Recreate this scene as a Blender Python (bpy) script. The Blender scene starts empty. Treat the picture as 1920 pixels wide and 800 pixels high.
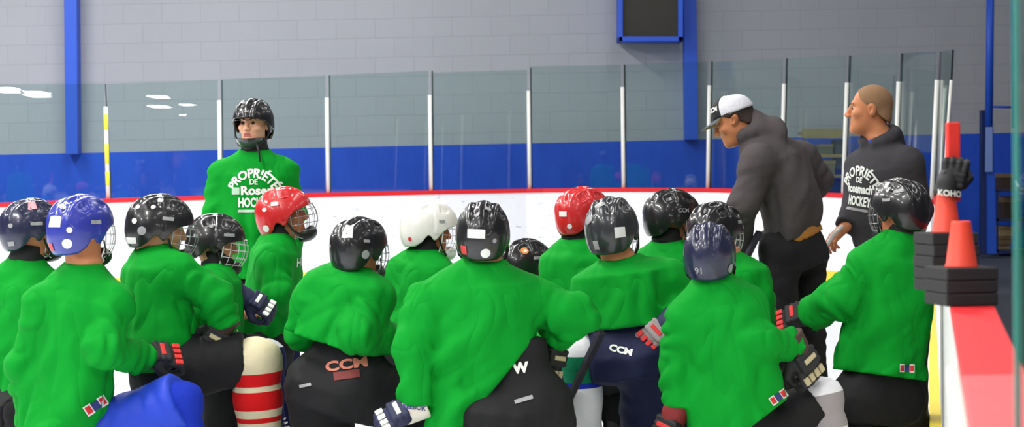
import bpy, bmesh, math, random
import numpy as np
from mathutils import Vector, Matrix
from mathutils.bvhtree import BVHTree

SC = bpy.context.scene
COL = SC.collection
random.seed(7)
RNG = np.random.default_rng(11)

# ------------------------------------------------------------------ camera
F_PX = 3600.0
CAM = np.array([0.0, 0.0, 1.46])
PITCH = math.atan(82.0 / F_PX)
ROLL = 0.010
_f = np.array([0, math.cos(PITCH), -math.sin(PITCH)])
_r0 = np.array([1.0, 0, 0])
_u0 = np.cross(_r0, _f)
CR = _r0 * math.cos(ROLL) - _u0 * math.sin(ROLL)
CU = _u0 * math.cos(ROLL) + _r0 * math.sin(ROLL)
cam = bpy.data.cameras.new('camera')
cam.sensor_width = 36.0
cam.sensor_fit = 'HORIZONTAL'
cam.lens = 36.0 * F_PX / 1920.0
cam.clip_end = 400
cam.dof.use_dof = True
cam.dof.focus_distance = 9.3
cam.dof.aperture_fstop = 6.3
camo = bpy.data.objects.new('camera', cam)
COL.objects.link(camo)
m = Matrix.Identity(4)
for i in range(3):
    m[i][0] = CR[i]; m[i][1] = CU[i]; m[i][2] = -_f[i]; m[i][3] = CAM[i]
camo.matrix_world = m
SC.camera = camo

def P(px, py, D):
    """world point seen at pixel (px,py) at world depth y = D"""
    v = _f + CR * (px - 960) / F_PX + CU * (400 - py) / F_PX
    return CAM + v * (D / v[1])

def PZ(px, z, D):
    """world point in pixel column px at depth D with height z"""
    v = P(px, 400, D)
    v[2] = z
    return v

# ------------------------------------------------------------------ world, lamps, exposure
SC.view_settings.view_transform = 'Standard'
SC.view_settings.look = 'None'
SC.view_settings.exposure = 0.0
SC.view_settings.gamma = 1.0
SC.view_settings.use_curve_mapping = False
w = bpy.data.worlds.new('hall_air')
SC.world = w
w.use_nodes = True
w.node_tree.nodes['Background'].inputs[0].default_value = (0.86, 0.92, 1.0, 1)
w.node_tree.nodes['Background'].inputs[1].default_value = 0.09

def area(name, loc, sx, sy, power, color=(1, 0.98, 0.95), rot=(0, 0, 0)):
    l = bpy.data.lights.new(name, 'AREA')
    l.shape = 'RECTANGLE'; l.size = sx; l.size_y = sy
    l.energy = power; l.color = color
    o = bpy.data.objects.new(name, l)
    o.location = loc; o.rotation_euler = rot
    COL.objects.link(o)
    return o

for lx, pw in ((-9.0, 560), (-3.2, 430), (2.4, 110), (8.2, 70)):
    for ly, k in ((-5.5, 0.9), (1.0, 0.95), (7.0, 0.95), (13.0, 0.95), (19.0, 0.85), (24.0, 0.60)):
        area('rink_lamp', (lx, ly, 7.0), 0.55, 3.2, pw * k)
# ------------------------------------------------------------------ materials
def nt(mat):
    mat.use_nodes = True
    return mat.node_tree, mat.node_tree.nodes['Principled BSDF']

MATS = {}
def srgb(c):
    return tuple(((x / 255) / 12.92 if x / 255 <= 0.04045 else ((x / 255 + 0.055) / 1.055) ** 2.4) for x in c)

def mat(name, rgb, rough=0.6, metal=0.0, bump=0.0, bscale=60.0, var=0.0, vscale=5.0, coat=0.0, spec=0.5, sheen=0.0):
    if name in MATS:
        return MATS[name]
    M = bpy.data.materials.new(name)
    t, b = nt(M)
    c = srgb(rgb)
    b.inputs['Base Color'].default_value = (*c, 1)
    b.inputs['Roughness'].default_value = rough
    b.inputs['Metallic'].default_value = metal
    b.inputs['Specular IOR Level'].default_value = spec
    b.inputs['Coat Weight'].default_value = coat
    b.inputs['Coat Roughness'].default_value = 0.08
    b.inputs['Sheen Weight'].default_value = sheen
    tc = t.nodes.new('ShaderNodeTexCoord')
    if var > 0:
        n = t.nodes.new('ShaderNodeTexNoise'); n.inputs['Scale'].default_value = vscale
        n.inputs['Detail'].default_value = 4
        t.links.new(tc.outputs['Object'], n.inputs['Vector'])
        mx = t.nodes.new('ShaderNodeMix'); mx.data_type = 'RGBA'
        mx.inputs[6].default_value = (*[x * (1 - var) for x in c], 1)
        mx.inputs[7].default_value = (*[min(1, x * (1 + var)) for x in c], 1)
        t.links.new(n.outputs['Fac'], mx.inputs[0])
        t.links.new(mx.outputs[2], b.inputs['Base Color'])
    if bump > 0:
        n2 = t.nodes.new('ShaderNodeTexNoise'); n2.inputs['Scale'].default_value = bscale
        n2.inputs['Detail'].default_value = 3
        t.links.new(tc.outputs['Object'], n2.inputs['Vector'])
        bp = t.nodes.new('ShaderNodeBump'); bp.inputs['Strength'].default_value = bump
        bp.inputs['Distance'].default_value = 0.01
        t.links.new(n2.outputs['Fac'], bp.inputs['Height'])
        t.links.new(bp.outputs['Normal'], b.inputs['Normal'])
    MATS[name] = M
    return M

GREEN = mat('green_mesh_jersey', (0, 139, 38), 0.82, spec=0.15, var=0.06, vscale=7)
def cloth_creases(M):
    t, b = nt(M)
    tc = t.nodes.new('ShaderNodeTexCoord')
    mp = t.nodes.new('ShaderNodeMapping'); mp.inputs['Scale'].default_value = (1.0, 1.0, 0.45); mp.inputs['Rotation'].default_value = (0.2, 0.5, 0.3)
    n = t.nodes.new('ShaderNodeTexNoise'); n.inputs['Scale'].default_value = 6.5; n.inputs['Detail'].default_value = 1.5; n.inputs['Distortion'].default_value = 0.6
    t.links.new(tc.outputs['Object'], mp.inputs[0]); t.links.new(mp.outputs[0], n.inputs['Vector'])
    s = t.nodes.new('ShaderNodeMath'); s.operation = 'SUBTRACT'; s.inputs[1].default_value = 0.5; t.links.new(n.outputs['Fac'], s.inputs[0])
    a = t.nodes.new('ShaderNodeMath'); a.operation = 'ABSOLUTE'; t.links.new(s.outputs[0], a.inputs[0])
    p = t.nodes.new('ShaderNodeMath'); p.operation = 'POWER'; p.inputs[1].default_value = 0.8; t.links.new(a.outputs[0], p.inputs[0])
    bp = t.nodes.new('ShaderNodeBump'); bp.inputs['Strength'].default_value = 0.5; bp.inputs['Distance'].default_value = 0.06
    t.links.new(p.outputs[0], bp.inputs['Height']); t.links.new(bp.outputs['Normal'], b.inputs['Normal'])
cloth_creases(GREEN)
BLACKCLOTH = mat('black_nylon', (24, 24, 26), 0.75, bump=0.3, bscale=18, spec=0.25)
NAVYCLOTH = mat('navy_nylon', (24, 29, 62), 0.7, bump=0.3, bscale=18, spec=0.25)
BLUECLOTH = mat('royal_blue_nylon', (34, 64, 190), 0.55, bump=0.3, bscale=14, spec=0.3)
CHAR = mat('charcoal_fleece', (80, 75, 76), 0.95, bump=0.35, bscale=30, spec=0.12, var=0.08, vscale=20)
CHAR2 = mat('dark_charcoal_fleece', (63, 62, 65), 0.95, bump=0.35, bscale=30, spec=0.12, var=0.08, vscale=20)
WHITE = mat('white_plastic', (238, 238, 235), 0.35)
WHITEPRINT = mat('white_print', (228, 232, 224), 0.7)
GREYPRINT = mat('pale_grey_print', (170, 200, 175), 0.7)
STICK = mat('black_composite', (22, 22, 26), 0.35)
STEEL = mat('steel', (200, 202, 205), 0.25, metal=1.0)
WIREB = mat('black_wire', (30, 30, 32), 0.3, metal=0.4)
WIREW = mat('white_wire', (220, 220, 222), 0.3)
WIREC = mat('chrome_wire', (170, 172, 176), 0.25, metal=0.8)
REDP = mat('red_print', (205, 40, 38), 0.6)
BLUEP = mat('dark_blue_print', (40, 50, 110), 0.6)
BLACKP = mat('black_plastic', (20, 20, 22), 0.4)
EYEW = mat('eye_white', (190, 182, 172), 0.2)
EYED = mat('eye_dark', (45, 30, 20), 0.15)
LIP = mat('lip', (178, 96, 84), 0.5)
def helmet_mat(name, rgb):
    return mat(name, rgb, 0.30, coat=0.4, bump=0.02, bscale=9)
HBLACK = helmet_mat('black_helmet_gloss', (22, 22, 25))
HGREY = helmet_mat('charcoal_helmet_gloss', (44, 46, 50))
HNAVY = helmet_mat('navy_helmet_gloss', (38, 44, 92))
HNAVY2 = helmet_mat('dark_navy_helmet_gloss', (30, 33, 62))
HBLUE = helmet_mat('royal_helmet_gloss', (44, 54, 150))
HRED = helmet_mat('red_helmet_gloss', (196, 30, 34))
HWHITE = helmet_mat('white_helmet_gloss', (232, 230, 224))
VENT = mat('vent_dark', (8, 8, 9), 0.8)

def skin(name, rgb):
    M = mat(name, rgb, 0.55, bump=0.05, bscale=80, spec=0.35)
    b = M.node_tree.nodes['Principled BSDF']
    b.inputs['Subsurface Weight'].default_value = 0.12
    b.inputs['Subsurface Radius'].default_value = (0.01, 0.004, 0.002)
    return M
SKIN = skin('fair_skin', (214, 150, 116))
SKIN_T = skin('tanned_skin', (196, 128, 88))
SKIN_D = skin('warm_skin', (186, 112, 82))

# ------------------------------------------------------------------ object helpers
def tag(o, label=None, cat=None, group=None, kind=None):
    if label: o['label'] = label
    if cat: o['category'] = cat
    if group: o['group'] = group
    if kind: o['kind'] = kind
    return o

def empty(name, loc):
    o = bpy.data.objects.new(name, None)
    o.location = Vector([float(x) for x in loc])
    o.empty_display_size = 0.1
    COL.objects.link(o)
    return o

def link(name, me, parent=None, mats=(), smooth=True):
    o = bpy.data.objects.new(name, me)
    COL.objects.link(o)
    if parent is not None: o.parent = parent
    for mm in mats: me.materials.append(mm)
    if smooth:
        me.polygons.foreach_set('use_smooth', [True] * len(me.polygons))
    return o

def mesh_np(name, V, Q):
    me = bpy.data.meshes.new(name)
    V = np.asarray(V, np.float32); Q = np.asarray(Q, np.int32)
    me.vertices.add(len(V)); me.vertices.foreach_set('co', V.ravel())
    k = Q.shape[1]
    me.loops.add(Q.size); me.loops.foreach_set('vertex_index', Q.ravel())
    me.polygons.add(len(Q))
    me.polygons.foreach_set('loop_start', np.arange(0, Q.size, k, dtype=np.int32))
    me.polygons.foreach_set('loop_total', np.full(len(Q), k, np.int32))
    me.update(calc_edges=True)
    return me

def mesh_py(name, V, Fc):
    me = bpy.data.meshes.new(name)
    me.from_pydata([tuple(float(c) for c in v) for v in V], [], Fc)
    me.update()
    return me

def nrm(v):
    v = np.asarray(v, float)
    return v / max(np.linalg.norm(v), 1e-9)

class MB:
    """collects simple solids into one mesh"""
    def __init__(s): s.V = []; s.F = []; s.M = []
    def box(s, c, size, R=None, m=0, taper=1.0):
        c = np.asarray(c, float); hx, hy, hz = [x / 2 for x in size]
        b = len(s.V)
        R = np.eye(3) if R is None else np.asarray(R)
        for z, k in ((-hz, 1.0), (hz, taper)):
            for x, y in ((-hx, -hy), (hx, -hy), (hx, hy), (-hx, hy)):
                s.V.append(c + R @ np.array([x * k, y * k, z]))
        for f in ((3, 2, 1, 0), (4, 5, 6, 7), (0, 1, 5, 4), (1, 2, 6, 5), (2, 3, 7, 6), (3, 0, 4, 7)):
            s.F.append([b + i for i in f]); s.M.append(m)
        return s
    def hexa(s, pts, m=0):
        b = len(s.V); s.V += [np.asarray(p, float) for p in pts]
        for f in ((3, 2, 1, 0), (4, 5, 6, 7), (0, 1, 5, 4), (1, 2, 6, 5), (2, 3, 7, 6), (3, 0, 4, 7)):
            s.F.append([b + i for i in f]); s.M.append(m)
        return s
    def tube(s, pts, r, n=8, m=0, closed=False, sq=None):
        pts = [np.asarray(p, float) for p in pts]
        k = len(pts); b = len(s.V)
        rs = r if hasattr(r, '__len__') else [r] * k
        up = None
        for i, p in enumerate(pts):
            if closed: d = nrm(pts[(i + 1) % k] - pts[i - 1])
            else: d = nrm(pts[min(i + 1, k - 1)] - pts[max(i - 1, 0)])
            if up is None:
                a = np.array([0, 0, 1.0]) if abs(d[2]) < 0.9 else np.array([1.0, 0, 0])
            else: a = up
            x = nrm(np.cross(d, a)); up = np.cross(x, d)
            for j in range(n):
                t = 2 * math.pi * (j + 0.5 * (n == 4)) / n
                s.V.append(p + rs[i] * (math.cos(t) * x * (sq or 1) + math.sin(t) * up))
        for i in range(k if closed else k - 1):
            i2 = (i + 1) % k
            for j in range(n):
                s.F.append([b + i * n + j, b + i * n + (j + 1) % n, b + i2 * n + (j + 1) % n, b + i2 * n + j]); s.M.append(m)
        if not closed:
            s.F.append([b + j for j in range(n)][::-1]); s.M.append(m)
            s.F.append([b + (k - 1) * n + j for j in range(n)]); s.M.append(m)
        return s
    def lathe(s, p0, p1, prof, n=28, m=0, ms=None):
        """prof: list of (t along p0->p1, radius)"""
        p0 = np.asarray(p0, float); p1 = np.asarray(p1, float)
        d = nrm(p1 - p0); L = np.linalg.norm(p1 - p0)
        a = np.array([0, 0, 1.0]) if abs(d[2]) < 0.9 else np.array([1.0, 0, 0])
        x = nrm(np.cross(d, a)); y = np.cross(d, x)
        b = len(s.V); k = len(prof)
        for t, r in prof:
            for j in range(n):
                a = 2 * math.pi * j / n
                s.V.append(p0 + d * t * L + r * (math.cos(a) * x + math.sin(a) * y))
        for i in range(k - 1):
            tm = (prof[i][0] + prof[i + 1][0]) / 2
            mm = ms(tm) if ms else m
            for j in range(n):
                s.F.append([b + i * n + j, b + i * n + (j + 1) % n, b + (i + 1) * n + (j + 1) % n, b + (i + 1) * n + j]); s.M.append(mm)
        s.F.append([b + j for j in range(n)][::-1]); s.M.append(ms(prof[0][0]) if ms else m)
        s.F.append([b + (k - 1) * n + j for j in range(n)]); s.M.append(ms(prof[-1][0]) if ms else m)
        return s
    def build(s, name, mats, parent=None, off=None, smooth=False, bevel=0.0):
        V = np.array(s.V)
        if off is not None: V = V - np.asarray(off)
        me = mesh_py(name, V, s.F)
        o = link(name, me, parent, mats if isinstance(mats, (list, tuple)) else [mats], smooth)
        me.polygons.foreach_set('material_index', s.M)
        if bevel > 0:
            bv = o.modifiers.new('bevel', 'BEVEL'); bv.width = bevel; bv.segments = 2; bv.limit_method = 'ANGLE'
        return o

# ------------------------------------------------------------------ implicit surfaces (smooth unions, surface nets)
LAT = RNG.random((24, 24, 24)).astype(np.float32)
def vnoise(x, y, z):
    def sp(a):
        i = np.floor(a); f = (a - i); f = f * f * (3 - 2 * f)
        i = i.astype(np.int32)
        return i % 24, (i + 1) % 24, f.astype(np.float32)
    x0, x1, fx = sp(x); y0, y1, fy = sp(y); z0, z1, fz = sp(z)
    L = LAT
    a = L[x0, y0, z0] * (1 - fx) + L[x1, y0, z0] * fx
    b = L[x0, y1, z0] * (1 - fx) + L[x1, y1, z0] * fx
    c = L[x0, y0, z1] * (1 - fx) + L[x1, y0, z1] * fx
    d = L[x0, y1, z1] * (1 - fx) + L[x1, y1, z1] * fx
    return (a * (1 - fy) + b * fy) * (1 - fz) + (c * (1 - fy) + d * fy) * fz

def axis(lo, hi, h, fine):
    pts = [lo]
    while pts[-1] < hi:
        p = pts[-1]; st = h
        for a, b, hf in fine:
            if a - 0.02 <= p <= b + 0.02: st = min(st, hf)
            elif p < a < p + h: st = min(st, max(hf, a - p))
        pts.append(p + st)
    return np.array(pts, np.float32)

class Field:
    def __init__(s, lo, hi, h, fine=()):
        """fine: list of (centre, half, h)"""
        s.ax = []
        for i in range(3):
            s.ax.append(axis(lo[i], hi[i], h, [(c[i] - r, c[i] + r, hf) for c, r, hf in fine]))
        s.F = np.full([len(a) for a in s.ax], 0.6, np.float32)
    def blk(s, lo, hi):
        sl = []
        for i in range(3):
            a = max(0, np.searchsorted(s.ax[i], lo[i]) - 1); b = min(len(s.ax[i]), np.searchsorted(s.ax[i], hi[i]) + 1)
            sl.append(slice(a, max(b, a + 1)))
        X = s.ax[0][sl[0]][:, None, None]; Y = s.ax[1][sl[1]][None, :, None]; Z = s.ax[2][sl[2]][None, None, :]
        return tuple(sl), X, Y, Z
    def put(s, sl, d, k, sub=False):
        A = s.F[sl]
        if sub:
            d = -d
            h = np.maximum(k - np.abs(A - d), 0) / k
            s.F[sl] = np.maximum(A, d) + h * h * k * 0.25
        else:
            h = np.maximum(k - np.abs(A - d), 0) / k
            s.F[sl] = np.minimum(A, d) - h * h * k * 0.25
    def cone(s, a, b, ra, rb, k=0.03, sub=False, cut=None, fold=0.0, squash=None, cuta=None):
        a = np.asarray(a, float); b = np.asarray(b, float)
        mg = max(ra, rb) + k + 0.05
        sl, X, Y, Z = s.blk(np.minimum(a, b) - mg, np.maximum(a, b) + mg)
        ba = b - a; L2 = max(float(ba @ ba), 1e-9)
        dx, dy, dz = X - a[0], Y - a[1], Z - a[2]
        t = np.clip((dx * ba[0] + dy * ba[1] + dz * ba[2]) / L2, 0, 1)
        ex, ey, ez = dx - t * ba[0], dy - t * ba[1], dz - t * ba[2]
        if squash is not None:
            n, q = squash
            dn = ex * n[0] + ey * n[1] + ez * n[2]
            g = q - 1.0
            ex = ex + g * dn * n[0]; ey = ey + g * dn * n[1]; ez = ez + g * dn * n[2]
        d = np.sqrt(ex * ex + ey * ey + ez * ez) - (ra + (rb - ra) * t)
        if fold:
            u = nrm(ba); q = nrm(np.cross(u, [0.3, 0.2, 0.9])); w_ = np.cross(u, q)
            al = (dx * u[0] + dy * u[1] + dz * u[2]); sq = (dx * q[0] + dy * q[1] + dz * q[2]); sw = (dx * w_[0] + dy * w_[1] + dz * w_[2])
            sh = a[0] * 7.3 + a[1] * 3.1
            n1 = vnoise(al * 17 + sq * 9 + sh + 50, sq * 7 + 50 + sh, sw * 7 + 50)
            d = d + fold * (1 - 2 * np.abs(2 * n1 - 1)).astype(np.float32)
        if cut is not None:
            d = np.maximum(d, (X - b[0]) * cut[0] + (Y - b[1]) * cut[1] + (Z - b[2]) * cut[2])
        if cuta is not None:
            d = np.maximum(d, (X - a[0]) * cuta[0] + (Y - a[1]) * cuta[1] + (Z - a[2]) * cuta[2])
        s.put(sl, d.astype(np.float32), k, sub)
    def ell(s, c, R, r, k=0.03, sub=False):
        """R columns = axes"""
        c = np.asarray(c, float); r = np.asarray(r, float)
        mg = max(r) + k + 0.03
        sl, X, Y, Z = s.blk(c - mg, c + mg)
        dx, dy, dz = X - c[0], Y - c[1], Z - c[2]
        q = [(dx * R[0][i] + dy * R[1][i] + dz * R[2][i]) for i in range(3)]
        k0 = np.sqrt(sum((q[i] / r[i]) ** 2 for i in range(3)))
        k1 = np.sqrt(sum((q[i] / r[i] ** 2) ** 2 for i in range(3)))
        d = k0 * (k0 - 1) / np.maximum(k1, 1e-6)
        s.put(sl, d.astype(np.float32), k, sub)
    def loft(s, p0, p1, side, ts, aw, bw, k=0.05, fold=0.0, seed=0.0, bend=0.0, n=2.4):
        p0 = np.asarray(p0, float); p1 = np.asarray(p1, float)
        u = nrm(p1 - p0); L = np.linalg.norm(p1 - p0)
        side = nrm(np.asarray(side) - u * (np.asarray(side) @ u)); fw = np.cross(u, side)
        mg = max(max(aw), max(bw)) + 0.1
        sl, X, Y, Z = s.blk(np.minimum(p0, p1) - mg, np.maximum(p0, p1) + mg)
        dx, dy, dz = X - p0[0], Y - p0[1], Z - p0[2]
        al = (dx * u[0] + dy * u[1] + dz * u[2]); t = al / L
        x = dx * side[0] + dy * side[1] + dz * side[2]
        y = dx * fw[0] + dy * fw[1] + dz * fw[2]
        if bend: y = y + bend * (4 * np.clip(t, 0, 1) * (1 - np.clip(t, 0, 1)))
        A = np.interp(t.ravel(), ts, aw).reshape(t.shape); B = np.interp(t.ravel(), ts, bw).reshape(t.shape)
        rr = (np.abs(x / A) ** n + np.abs(y / B) ** n) ** (1.0 / n)
        d = (rr - 1) * np.minimum(A, B)
        if fold:
            n1 = vnoise(x * 10 + al * 2.5 + 40 + seed, y * 10 + 40 - seed, al * 3.2 - x * 2.5 + 40 + seed * 2)
            n2 = vnoise(x * 5 + al * 7 + 60 + seed, y * 6 + 40, al * 8 + x * 8 + 40 + seed)
            amp = fold * np.clip(t * 1.6 - 0.05, 0.25, 1.0)
            d = d + amp * (1 - 2 * np.abs(2 * n1 - 1)) + 0.6 * amp * (1 - 2 * np.abs(2 * n2 - 1))
        d = np.maximum(d, np.maximum(-al, al - L))
        s.put(sl, d.astype(np.float32), k)
    def cutplane(s, p, n):
        X = s.ax[0][:, None, None]; Y = s.ax[1][None, :, None]; Z = s.ax[2][None, None, :]
        s.F = np.maximum(s.F, ((X - p[0]) * n[0] + (Y - p[1]) * n[1] + (Z - p[2]) * n[2]).astype(np.float32))
    def net(s):
        F = s.F; I = F < 0
        n0, n1, n2 = F.shape
        cnt = np.zeros((n0 - 1, n1 - 1, n2 - 1), np.int8)
        for i in (0, 1):
            for j in (0, 1):
                for k in (0, 1):
                    cnt += I[i:n0 - 1 + i, j:n1 - 1 + j, k:n2 - 1 + k]
        act = (cnt > 0) & (cnt < 8)
        ci, cj, ck = np.nonzero(act)
        N = len(ci)
        idm = np.full(act.shape, -1, np.int32); idm[ci, cj, ck] = np.arange(N)
        val = {}; pos = {}
        for i in (0, 1):
            for j in (0, 1):
                for k in (0, 1):
                    val[i, j, k] = F[ci + i, cj + j, ck + k]
        acc = np.zeros((N, 3), np.float64); c = np.zeros(N)
        ax = s.ax
        for a in range(3):
            for o1 in (0, 1):
                for o2 in (0, 1):
                    A = [0, 0, 0]; B = [0, 0, 0]
                    oth = [q for q in range(3) if q != a]
                    A[oth[0]] = B[oth[0]] = o1; A[oth[1]] = B[oth[1]] = o2
                    B[a] = 1
                    va = val[tuple(A)]; vb = val[tuple(B)]
                    mk = (va < 0) != (vb < 0)
                    t = np.where(mk, va / np.where(mk, va - vb, 1), 0)
                    ix = (ci, cj, ck)
                    for q in range(3):
                        pa = ax[q][ix[q] + A[q]]; pb = ax[q][ix[q] + B[q]]
                        acc[:, q] += np.where(mk, pa + (pb - pa) * t, 0)
                    c += mk
        V = acc / c[:, None]
        Q = []
        for a in range(3):
            sA = [slice(None)] * 3; sB = [slice(None)] * 3
            oth = [(a + 1) % 3, (a + 2) % 3]
            sA[a] = slice(0, -1); sB[a] = slice(1, None)
            for q in oth:
                sA[q] = slice(1, -1); sB[q] = slice(1, -1)
            ia = I[tuple(sA)]; ib = I[tuple(sB)]
            e = np.nonzero(ia != ib)
            if len(e[0]) == 0: continue
            base = [e[0].copy(), e[1].copy(), e[2].copy()]
            flip = ia[e]
            quad = []
            for d1, d2 in ((0, 0), (1, 0), (1, 1), (0, 1)):
                idx = [b.copy() for b in base]
                idx[oth[0]] = idx[oth[0]] + d1; idx[oth[1]] = idx[oth[1]] + d2
                quad.append(idm[idx[0], idx[1], idx[2]])
            q4 = np.stack(quad, 1)
            q4[~flip] = q4[~flip][:, ::-1]
            Q.append(q4)
        Q = np.concatenate(Q)
        Q = Q[(Q >= 0).all(1)]
        return V, Q

def frame_from(yaw, pitch=0.0, roll=0.0):
    """columns right, forward, up. yaw 0 looks to +Y, 90 looks to +X; pitch>0 looks up; roll>0 leans to the right"""
    y = math.radians(yaw); p = math.radians(pitch); r = math.radians(roll)
    f = np.array([math.sin(y) * math.cos(p), math.cos(y) * math.cos(p), math.sin(p)])
    rt = np.array([math.cos(y), -math.sin(y), 0.0])
    up = np.cross(rt, f)
    rt2 = rt * math.cos(r) - up * math.sin(r); up2 = up * math.cos(r) + rt * math.sin(r)
    return np.stack([rt2, f, up2], 1)

def frame_dir(fwd, up):
    f = nrm(fwd); r = nrm(np.cross(f, up)); u = np.cross(r, f)
    return np.stack([r, f, u], 1)

def mat4(R, t, s=1.0):
    M = Matrix.Identity(4)
    for i in range(3):
        for j in range(3): M[i][j] = float(R[i][j] * s)
        M[i][3] = float(t[i])
    return M

# ------------------------------------------------------------------ lettering that lies on a surface
def text_mesh(s, size, bold=0.012):
    cu = bpy.data.curves.new('txt', 'FONT')
    cu.body = s; cu.size = size; cu.align_x = 'CENTER'; cu.align_y = 'CENTER'
    cu.offset = bold * size; cu.resolution_u = 3
    o = bpy.data.objects.new('txt', cu); COL.objects.link(o)
    dg = bpy.context.evaluated_depsgraph_get()
    me = o.evaluated_get(dg).to_mesh()
    V = np.array([v.co[:] for v in me.vertices]); Fc = [list(p.vertices) for p in me.polygons]
    o.evaluated_get(dg).to_mesh_clear()
    bpy.data.objects.remove(o); bpy.data.curves.remove(cu)
    return V, Fc

def arch(V, R):
    """bend a line of text over a circle of radius R"""
    if not R: return V
    W = V.copy()
    a = V[:, 0] / R; rr = R + V[:, 1]
    W[:, 0] = rr * np.sin(a); W[:, 1] = rr * np.cos(a) - R
    return W

def project(items, bvh, origin, right, up, name, mat_, parent, off, lift=0.004):
    """items: list of (V2d, faces); drop onto surface along cross(right,up) reversed"""
    n = nrm(np.cross(right, up))  # towards the viewer of the print
    V = []; Fc = []
    for v2, fc in items:
        b = len(V)
        for v in v2:
            p = origin + right * v[0] + up * v[1]
            st = p + n * 0.35
            hit = bvh.ray_cast(Vector(st), Vector(-n), 0.7)
            q = np.array(hit[0]) if hit[0] is not None else p
            V.append(q + n * lift - off)
        Fc += [[b + i for i in f] for f in fc]
    me = mesh_py(name, V, Fc)
    return link(name, me, parent, [mat_], smooth=False)

def rect2(cx, cy, w_, h_, nx=4, ny=3, ang=0.0):
    V = []; Fc = []
    ca, sa = math.cos(ang), math.sin(ang)
    for j in range(ny + 1):
        for i in range(nx + 1):
            x = (i / nx - 0.5) * w_; y = (j / ny - 0.5) * h_
            V.append((cx + x * ca - y * sa, cy + x * sa + y * ca, 0))
    for j in range(ny):
        for i in range(nx):
            a = j * (nx + 1) + i
            Fc.append([a, a + 1, a + nx + 2, a + nx + 1])
    return np.array(V), Fc

# ------------------------------------------------------------------ helmets, cages, gloves, skates (built once each, copied per player)
_EL = ([0, 35, 58, 72, 84, 92, 100, 110, 122, 140, 180], [13, 12, 7, -4, -24, -26, -16, -14, -30, -39, -40])
def helm_pt(az, el, extra=0.0):
    """az, el in degrees -> point on the outer shell"""
    a, e = math.radians(az), math.radians(el)
    d = np.array([math.cos(e) * math.sin(a), math.cos(e) * math.cos(a), math.sin(e)])
    A, B, C = 0.1025, 0.136, 0.134
    n = 2.25
    r = 1.0 / ((abs(d[0]) / A) ** n + (abs(d[1]) / B) ** n + (abs(d[2]) / C) ** n) ** (1 / n)
    p = d * r
    xn = abs(p[0]) / A
    phi = math.degrees(math.atan2(p[2], p[1]))
    if phi < -90: phi += 360
    bump = 0.0
    if p[2] > 0.0:
        f = min(1, p[2] / 0.05)
        bump += f * (0.006 * math.exp(-((xn - 0.50) / 0.10) ** 2) + 0.004 * math.exp(-(xn / 0.16) ** 2) - 0.003 * math.exp(-((xn - 0.30) / 0.07) ** 2))
    ab = abs(az) if abs(az) <= 180 else 360 - abs(az)
    # front shell laps over the rear shell
    if phi < 96 and p[2] > -0.02 : bump += 0.0035
    v = False
    if p[2] > 0.02:
        if 0.16 < xn < 0.36 and (38 < phi < 56 or 66 < phi < 84 or 104 < phi < 122 or 132 < phi < 146): v = True
        if 0.62 < xn < 0.80 and (55 < phi < 78 or 104 < phi < 128): v = True
    if v: bump -= 0.006
    return d * (r + bump + extra), v

def helmet_mesh():
    na, ne = 96, 34
    V = []; Fc = []; M = []
    vent = {}
    for j in range(ne + 1):
        for i in range(na):
            az = 360.0 * i / na
            ab = az if az <= 180 else 360 - az
            lo = float(np.interp(ab, *_EL))
            el = lo + (88.5 - lo) * (j / ne)
            p, v = helm_pt(az if az <= 180 else az - 360, el)
            vent[len(V)] = v
            V.append(p)
    for j in range(ne):
        for i in range(na):
            f = [j * na + i, (j + 1) * na + i, (j + 1) * na + (i + 1) % na, j * na + (i + 1) % na]
            Fc.append(f); M.append(1 if sum(vent[q] for q in f) >= 3 else 0)
    Fc.append([ne * na + i for i in range(na)][::-1]); M.append(0)
    me = mesh_py('helmet', V, Fc)
    me.polygons.foreach_set('material_index', M)
    me.polygons.foreach_set('use_smooth', [True] * len(Fc))
    return me

HELMET_ME = helmet_mesh()

def cage_pt(az, el, ex=0.0):
    a, e = math.radians(az), math.radians(el)
    return np.array([(0.098 + ex) * math.sin(a) * math.cos(e), 0.012 + (0.150 + ex) * math.cos(a) * math.cos(e), -0.022 + (0.126 + ex) * math.sin(e)])

def cage_mesh():
    b = MB()
    for az in (-66, -48, -30, -12, 12, 30, 48, 66):
        e1 = -62 if abs(az) < 40 else -50
        b.tube([cage_pt(az, e) for e in np.linspace(26, e1, 12)], 0.0016, 5)
    for el in (-46, -30, -14, 2, 16):
        b.tube([cage_pt(a, el, 0.002) for a in np.linspace(-78, 78, 18)], 0.0016, 5)
    loop = [(a, 27) for a in np.linspace(-82, 82, 20)] + [(80, e) for e in np.linspace(15, -35, 6)] + \
           [(a, -35 - 28 * (1 - abs(a) / 80.0) ** 0.6) for a in np.linspace(72, -72, 16)] + [(-80, e) for e in np.linspace(-35, 15, 6)]
    b.tube([cage_pt(a, e, 0.001) for a, e in loop], 0.0032, 6, closed=True)
    me = mesh_py('face_cage', b.V, b.F)
    me.polygons.foreach_set('use_smooth', [True] * len(b.F))
    return me
CAGE_ME = cage_mesh()

def field_mesh(f, name):
    V, Q = f.net()
    me = mesh_np(name, V, Q)
    me.polygons.foreach_set('use_smooth', [True] * len(Q))
    return me

def strap_mesh():
    b = MB()
    for s in (-1, 1):
        b.tube([(s * 0.103, 0.02, -0.035), (s * 0.094, 0.04, -0.075), (s * 0.06, 0.078, -0.112), (s * 0.02, 0.09, -0.128)], 0.006, 6, sq=0.4)
    b.tube([(-0.02, 0.09, -0.128), (0, 0.092, -0.13), (0.02, 0.09, -0.128)], 0.007, 6)
    return mesh_py('chin_strap', b.V, b.F)
STRAP_ME = strap_mesh()

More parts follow.
